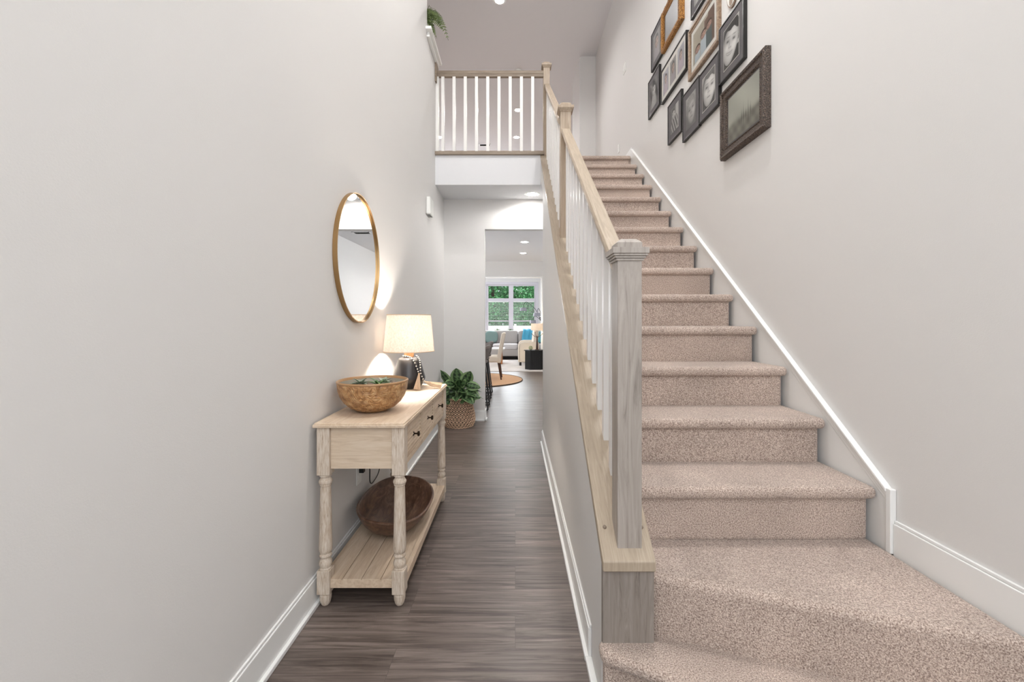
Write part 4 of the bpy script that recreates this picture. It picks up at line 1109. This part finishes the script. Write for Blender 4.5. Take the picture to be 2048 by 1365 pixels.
MB().box(SX0, SX1, 13.42, 14.30, 0.10, 0.32).build('sofa_base', GREY, SO, bevel=0.02, seg=3)
MB().box(SX0, SX1, 14.10, 14.40, 0.10, 0.80).build('sofa_frame_back', GREY, SO, bevel=0.03, seg=3)
for x in (-2.3, -0.62, 0.98):
    for y in (13.48, 14.2): MB().box(x-0.04, x+0.04, y, y+0.08, 0, 0.10).build('sofa_foot', BLACK, SO)
for x0, x1 in ((-2.35, -1.55), (-1.55, -0.72), (-0.72, 0.09), (0.09, 1.0)):
    cushion(MB(), x0+0.005, x1-0.005, 13.38, 14.12, 0.31, 0.49, 9).build('seat_cushion', GREY2, SO, sharp=180)
    cushion(MB(), x0+0.005, x1-0.005, 13.88, 14.14, 0.46, 0.90, 8).build('back_cushion', GREY, SO, sharp=180)
def pillow(x, y, z, w, h, d, tilt, mat, label):
    m = cushion(MB(), -w/2, w/2, -d/2, d/2, 0, h, 3.0)
    R_ = Matrix.Rotation(tilt, 3, 'Y') @ Matrix.Rotation(-0.25, 3, 'X')
    m.v = [tuple(R_ @ Vector(v)+Vector((x, y, z))) for v in m.v]
    t = m.build('throw_pillow', mat, sharp=180); tag(t, label, 'pillow', 'throw pillows on the sofa'); return t
TEAL = plain('sage_teal_fabric', rgb(120, 142, 138), 0.9, bump=0.2); AQUA = plain('aqua_fabric', rgb(96, 164, 172), 0.85, bump=0.3)
pillow(-0.78, 13.74, 0.50, 0.42, 0.40, 0.14, 0.05, TEAL, 'sage teal pillow on the left of the sofa')
pillow(-1.16, 13.70, 0.50, 0.32, 0.36, 0.14, -0.15, plain('slate_fabric', rgb(98, 118, 128), 0.9), 'slate blue pillow at the left edge of the opening')
pillow(0.86, 13.68, 0.50, 0.46, 0.38, 0.15, 0.1, AQUA, 'aqua pillow behind the black table lamp')
m = MB(); N = 14; M = 10; vs = []
path = [(13.98, 0.50), (13.72, 0.80), (13.80, 0.92), (13.62, 0.88), (13.56, 0.72), (13.50, 0.52), (13.30, 0.52), (13.27, 0.40), (13.26, 0.30)]
path = [(14.02, 0.925), (13.90, 0.925), (13.83, 0.88), (13.80, 0.72), (13.79, 0.56), (13.66, 0.515), (13.45, 0.51), (13.345, 0.48), (13.335, 0.34), (13.33, 0.22)]
for j, (yy, zz) in enumerate(path):
    for i in range(N):
        u = i/(N-1)
        vs.append((0.24+0.34*u+0.03*sin(j*1.2), yy-0.012*sin(u*15)-0.01, zz+0.010*sin(u*13+j)))
fs = [(j*N+i, j*N+i+1, (j+1)*N+i+1, (j+1)*N+i) for j in range(len(path)-1) for i in range(N-1)]
m.add(vs, fs); o = m.build('throw_blanket', plain('blue_throw', rgb(84, 166, 196), 0.95, bump=0.5, bscale=90), sharp=180)
s = o.modifiers.new('thickness', 'SOLIDIFY'); s.thickness = 0.015
tag(o, 'bright blue knitted throw draped over the sofa back', 'blanket')

# cream armchair (its left arm and side show), facing left, nailhead trim
AC = thing('armchair', (0.55, 12.1, 0), 'cream armchair with nailhead trim beside the black side table', 'armchair')
MB().box(0.20, 0.60, 11.62, 12.45, 0.14, 0.42).build('seat', CREAM, AC, bevel=0.04, seg=4)
for yy in (11.50, 12.45):
    pf = []
    for k in range(9):
        a = pi*k/8; pf.append((0.26-0.13*cos(a) if k < 5 else 0.26-0.13*cos(a), 0.56+0.085*sin(a)))
    poly = [(0.08, 0.10)]+[(0.08, 0.50), (0.10, 0.58), (0.16, 0.635), (0.24, 0.655), (0.60, 0.655), (0.64, 0.64), (0.64, 0.10)]
    MB().prism(poly, 'y', yy, yy+0.17).build('arm', CREAM, AC, bevel=0.03, seg=4)
MB().prism([(0.58, 0.10), (0.64, 1.0), (0.60, 1.02), (0.52, 1.0), (0.46, 0.42)], 'y', 11.55, 12.58).build('backrest', CREAM, AC, bevel=0.03, seg=4)
m = MB()
for k in range(15): m.ball((0.115, 11.498, 0.13+0.033*k), 0.0085, 6, 4)
m.build('nailhead_trim', KNOB, AC)
for x in (0.14, 0.56):
    for y in (11.56, 12.5): MB().box(x-0.03, x+0.03, y-0.03, y+0.03, 0.012, 0.12).build('foot', BLACK, AC)

# black side table (hexagonal drum)
TBX, TBY = 0.44, 11.12 - 0.45
stb = thing('side_table', (TBX+0.06, TBY, 0.0125), 'black slatted side table below the lit lamp at the opening edge', 'side table')
hexp = lambda r: [(TBX+0.06+r*cos(pi/6+k*pi/3-pi/6+radians(0)), TBY+r*sin(k*pi/3)) for k in range(6)]
def hexa(r): return [(TBX+0.06+r*cos(k*pi/3), TBY+r*0.62*sin(k*pi/3)) for k in range(6)]
bm_ = MB().prism(hexa(0.255), 'z', 0.0125, 0.475)
hp = hexa(0.262)
for e in range(6):
    a, b = Vector(hp[e]), Vector(hp[(e+1) % 6])
    for q in range(5):
        c = a.lerp(b, (q+0.5)/5); bm_.cbox(c.x, c.y, 0.03, 0.46, 0.006, 0.006)
bm_.build('table_body', BLACK, stb)
MB().prism(hexa(0.285), 'z', 0.475, 0.497).build('table_top', BLACK, stb, bevel=0.003)
# lamp on it
l2x, l2y = 0.545, TBY
T2 = thing('table_lamp', (l2x, l2y, 0.497), 'lit lamp with dark branching base and yellow shade on the black table', 'table lamp')
MB().lathe([(0.055, 0.0005), (0.055, 0.012), (0.030, 0.02), (0.027, 0.10), (0.017, 0.33), (0.008, 0.36), (0.0001, 0.36)], (l2x, l2y, 0.497), 20).build('base', DLEG, T2)
m = MB()
for sx, tx, tz in ((-1, 0.13, 0.40), (1, 0.13, 0.40), (-1, 0.05, 0.44), (1, 0.07, 0.43)):
    m.tube([(l2x, l2y, 0.80), (l2x+sx*tx*0.6, l2y, 0.845), (l2x+sx*tx, l2y-0.01, 0.497+tz)], 0.006, 6); m.ball((l2x+sx*tx, l2y-0.01, 0.497+tz), 0.012, 8, 5)
m.build('branch_arm', DLEG, T2)
m = MB().lathe([(0.150, 0.985), (0.150, 1.155), (0.147, 1.155), (0.147, 0.985), (0.150, 0.985)], (l2x, l2y, 0), 40, caps=False); m.build('lamp_shade', SHADE, T2)
MB().tube([(l2x, l2y, 0.84), (l2x, l2y, 1.045)], 0.006, 6).build('lamp_socket', DLEG, T2)
bl = MB(); bl.ball((l2x, l2y, 1.07), 0.025, 12, 8)
bl.build('light_bulb', plain('yellow_bulb_glow', (1, 1, 1, 1), 0.3, emit=(1, 0.76, 0.42, 1), est=330), T2)
# decorative orb
ob = MB()
for k in range(8):
    R_ = Matrix.Rotation(k*pi/8, 3, 'Z') @ Matrix.Rotation(0.5*sin(k*2.3), 3, 'X')
    ob.tube([tuple(R_ @ Vector((0.048*cos(2*pi*i/24), 0, 0.048*sin(2*pi*i/24)))+Vector((0.385, TBY-0.05, 0.497+0.053))) for i in range(24)], 0.005, 5, closed=True)
tag(ob.build('decorative_orb', plain('pale_green_orb', rgb(170, 176, 140), 0.7)), 'pale green openwork orb on the black side table', 'ornament')
# arc floor lamp with three shades
AL = thing('floor_lamp', (0.74, 13.62, 0), 'tall arc floor lamp with grey shades in front of the window', 'floor lamp')
LG = plain('grey_shade', rgb(150, 150, 158), 0.6); PO = plain('dark_bronze', rgb(60, 62, 66), 0.4, 0.6)
MB().lathe([(0.13, 0.0), (0.13, 0.02), (0.02, 0.035), (0.0001, 0.035)], (0.80, 13.2, 0.0125), 28).build('base', PO, AL)
AL.location = (0.80, 13.2, 0.0125)
for c in AL.children: 
    for v in c.data.vertices: v.co += Vector((0.74-0.80, 13.62-13.2, -0.0125))
MB().tube(smooth([(0.80, 13.2, 0.03), (0.80, 13.2, 1.2), (0.74, 13.2, 1.30)]), 0.013, 8).build('pole', PO, AL)
m = MB()
ends = [((0.30, 1.66), (0.26, 1.50)), ((0.66, 1.28), (0.62, 1.22))]
m.tube(smooth([(0.80, 13.2, 1.2), (0.66, 13.2, 1.52), (0.52, 13.2, 1.68), (0.34, 13.2, 1.80), (0.26, 13.2, 1.70), (0.25, 13.2, 1.64)]), 0.008, 6)
m.tube(smooth([(0.80, 13.2, 1.2), (0.79, 13.2, 1.45), (0.72, 13.2, 1.60), (0.68, 13.2, 1.50)]), 0.008, 6)
m.tube(smooth([(0.80, 13.2, 1.2), (0.72, 13.2, 1.30), (0.60, 13.2, 1.36), (0.545, 13.2, 1.26)]), 0.008, 6)
m.build('arc_arm', PO, AL)
for sx, sz, w in ((0.25, 1.52, 0.11), (0.67, 1.36, 0.12), (0.545, 1.14, 0.10)):
    MB().lathe([(w, 0.0), (w*0.85, 0.10), (w*0.80, 0.10), (w*0.96, 0.0), (w, 0.0)], (sx, 13.2, sz), 24, caps=False).build('lamp_shade', LG, AL)

# living room window
WN = thing('window_1', ((WX0+WX1)/2, WY, WZ0), 'white double window with blinds', 'window'); WN['kind'] = 'structure'
WFR = plain('window_frame_backlit', rgb(206, 202, 208), 0.45)  # greyer than the white trim: backlight shade put into the colour
del WN['category']
fy0, fy1 = WY+0.03, WY+0.11
fm_ = MB()
def fbox(x0, x1, z0, z1, a=fy0, b=fy1): fm_.box(x0, x1, a, b, z0, z1)
xa, xb, xc_, xd = -0.925, -0.225, -0.065, 0.655
fbox(WX0, xa, WZ0, WZ1); fbox(xd, WX1, WZ0, WZ1); fbox(xb, xc_, WZ0, WZ1)
for (p, q) in ((xa, xb), (xc_, xd)):
    fbox(p, q, 1.185, 1.225, fy0+0.02, fy1)
    fbox(p, q, WZ1-0.05, WZ1); fbox(p, q, 1.875, 1.985); fbox(p, q, WZ0, WZ0+0.06)
wf = fm_.build('window_frame', WFR, WN)
for (p, q) in ((xa, xb), (xc_, xd)):
    MB().add([(p, WY+0.08, 1.98), (q, WY+0.08, 1.98), (q, WY+0.08, 2.42), (p, WY+0.08, 2.42)], [(0, 1, 2, 3)]).build('window_pane', GLASS, WN)
    MB().add([(p, WY+0.08, 0.83), (q, WY+0.08, 0.83), (q, WY+0.08, 1.88), (p, WY+0.08, 1.88)], [(0, 1, 2, 3)]).build('window_pane', GLASS, WN)
    m = MB()
    for k in range(25):
        z = 0.86+0.041*k
        m.box(p+0.008, q-0.008, WY+0.005, WY+0.045, z, z+0.007)
    m.box(p+0.008, q-0.008, WY, WY+0.05, 1.86, 1.885)
    m.build('window_blind', TRIM, WN)
struct(MB().box(WX0-0.07, WX1+0.07, WY-0.02, WY, WZ1, WZ1+0.08).box(WX0-0.07, WX0, WY-0.02, WY, WZ0-0.05, WZ1).box(WX1, WX1+0.07, WY-0.02, WY, WZ0-0.05, WZ1).box(WX0-0.1, WX1+0.1, WY-0.05, WY, WZ0-0.04, WZ0), 'trim_5', WFR, 'white casing of the living room window', bevel=0.003)
# sprigs of greenery behind the sofa back
for x, lab in ((-0.60, 'small dark green plant behind the left sofa cushions'), (-0.17, 'small grey green plant behind the middle of the sofa')):
    t = thing('windowsill_plant', (x, 14.48, WZ0-0.04), lab, 'houseplant', 'small plants on the window sill')
    # stands on the sill board
    t.location = (x, 14.575, WZ0)
    m = MB(); m.lathe([(0.022, 0), (0.030, 0.05), (0.0001, 0.048)], (x, 14.575, WZ0+0.0005), 14); m.build('pot', PLASTIC, t)
    m = MB(); rosette(m, (x, 14.56, WZ0+0.05), 16, 0.17, 0.018, 0.5, 1.4, 0.25); m.build('foliage', SUC, t)

# ------------------------------------------------------------------ outside
struct(MB().box(-30, 30, 15.0, 60, -0.25, -0.15), 'ground', plain('patio_concrete', rgb(200, 198, 192), 0.9), 'pale ground outside')
fc = thing('garden_fence', (0, 18.0, -0.15), 'white garden fence seen low through the window', 'fence')
m = MB().box(-6, 6, 18.0, 18.04, -0.10, 1.00); m.build('fence_panel', TRIM, fc)
for k in range(7): MB().box(-6+2*k-0.05, -6+2*k+0.05, 17.98, 18.08, -0.15, 1.08).build('fence_post', TRIM, fc)
LEAF = wood('tree_leaf', [(0.35, rgb(24, 92, 50)), (0.5, rgb(86, 170, 100)), (0.66, rgb(178, 232, 180))], (1, 1, 1), 9, 0.45, 0, 0.2)
def tree(x, y, r, h, label, seed, n=11000, ls=0.6):
    rr = random.Random(seed)
    t = thing('tree', (x, y, -0.15), label, 'tree', 'trees outside the living room window')
    MB().tube([(x, y, -0.15), (x+0.1, y, 1.5), (x, y, h*0.7)], [0.14, 0.11, 0.05], 8).build('trunk', DLEG, t)
    m = MB()
    blobs = [(x+rr.uniform(-1, 1)*r*0.7, y+rr.uniform(-1, 1)*r*0.5, rr.uniform(0.9, h)) for _ in range(26)]
    for k in range(n):
        bx, by, bz = blobs[k % 26]
        v = Vector((rr.gauss(0, 1), rr.gauss(0, 1), rr.gauss(0, 1))).normalized()*rr.uniform(0.2, 1.0)*r*0.62
        c = Vector((bx, by, bz))+v
        if c.z < 0.1: continue
        a = Vector((rr.gauss(0, 1), rr.gauss(0, 1), rr.gauss(0, 1))).normalized(); b = a.cross(Vector((rr.gauss(0, 1), rr.gauss(0, 1), rr.gauss(0, 1)))).normalized()
        s = rr.uniform(0.07, 0.14)*ls
        m.add([c+a*s, c+b*s*0.6, c-a*s, c-b*s*0.6], [(0, 1, 2, 3)])
    m.build('foliage', LEAF, t, sharp=180)
tree(-1.1, 20.2, 1.4, 4.4, 'leafy green tree behind the left window panes', 5)
tree(0.75, 19.9, 1.3, 4.3, 'leafy green tree behind the right window panes', 9)
tree(-3.1, 22.5, 1.6, 5.4, 'large tree further back at the left of the window', 12, 4500, 1.2)
tree(-0.4, 23.2, 1.9, 5.6, 'large tree further back between the two nearer trees', 13, 4500, 1.2)
tree(2.6, 22.5, 1.6, 5.4, 'large tree further back at the right of the window', 14, 4500, 1.2)
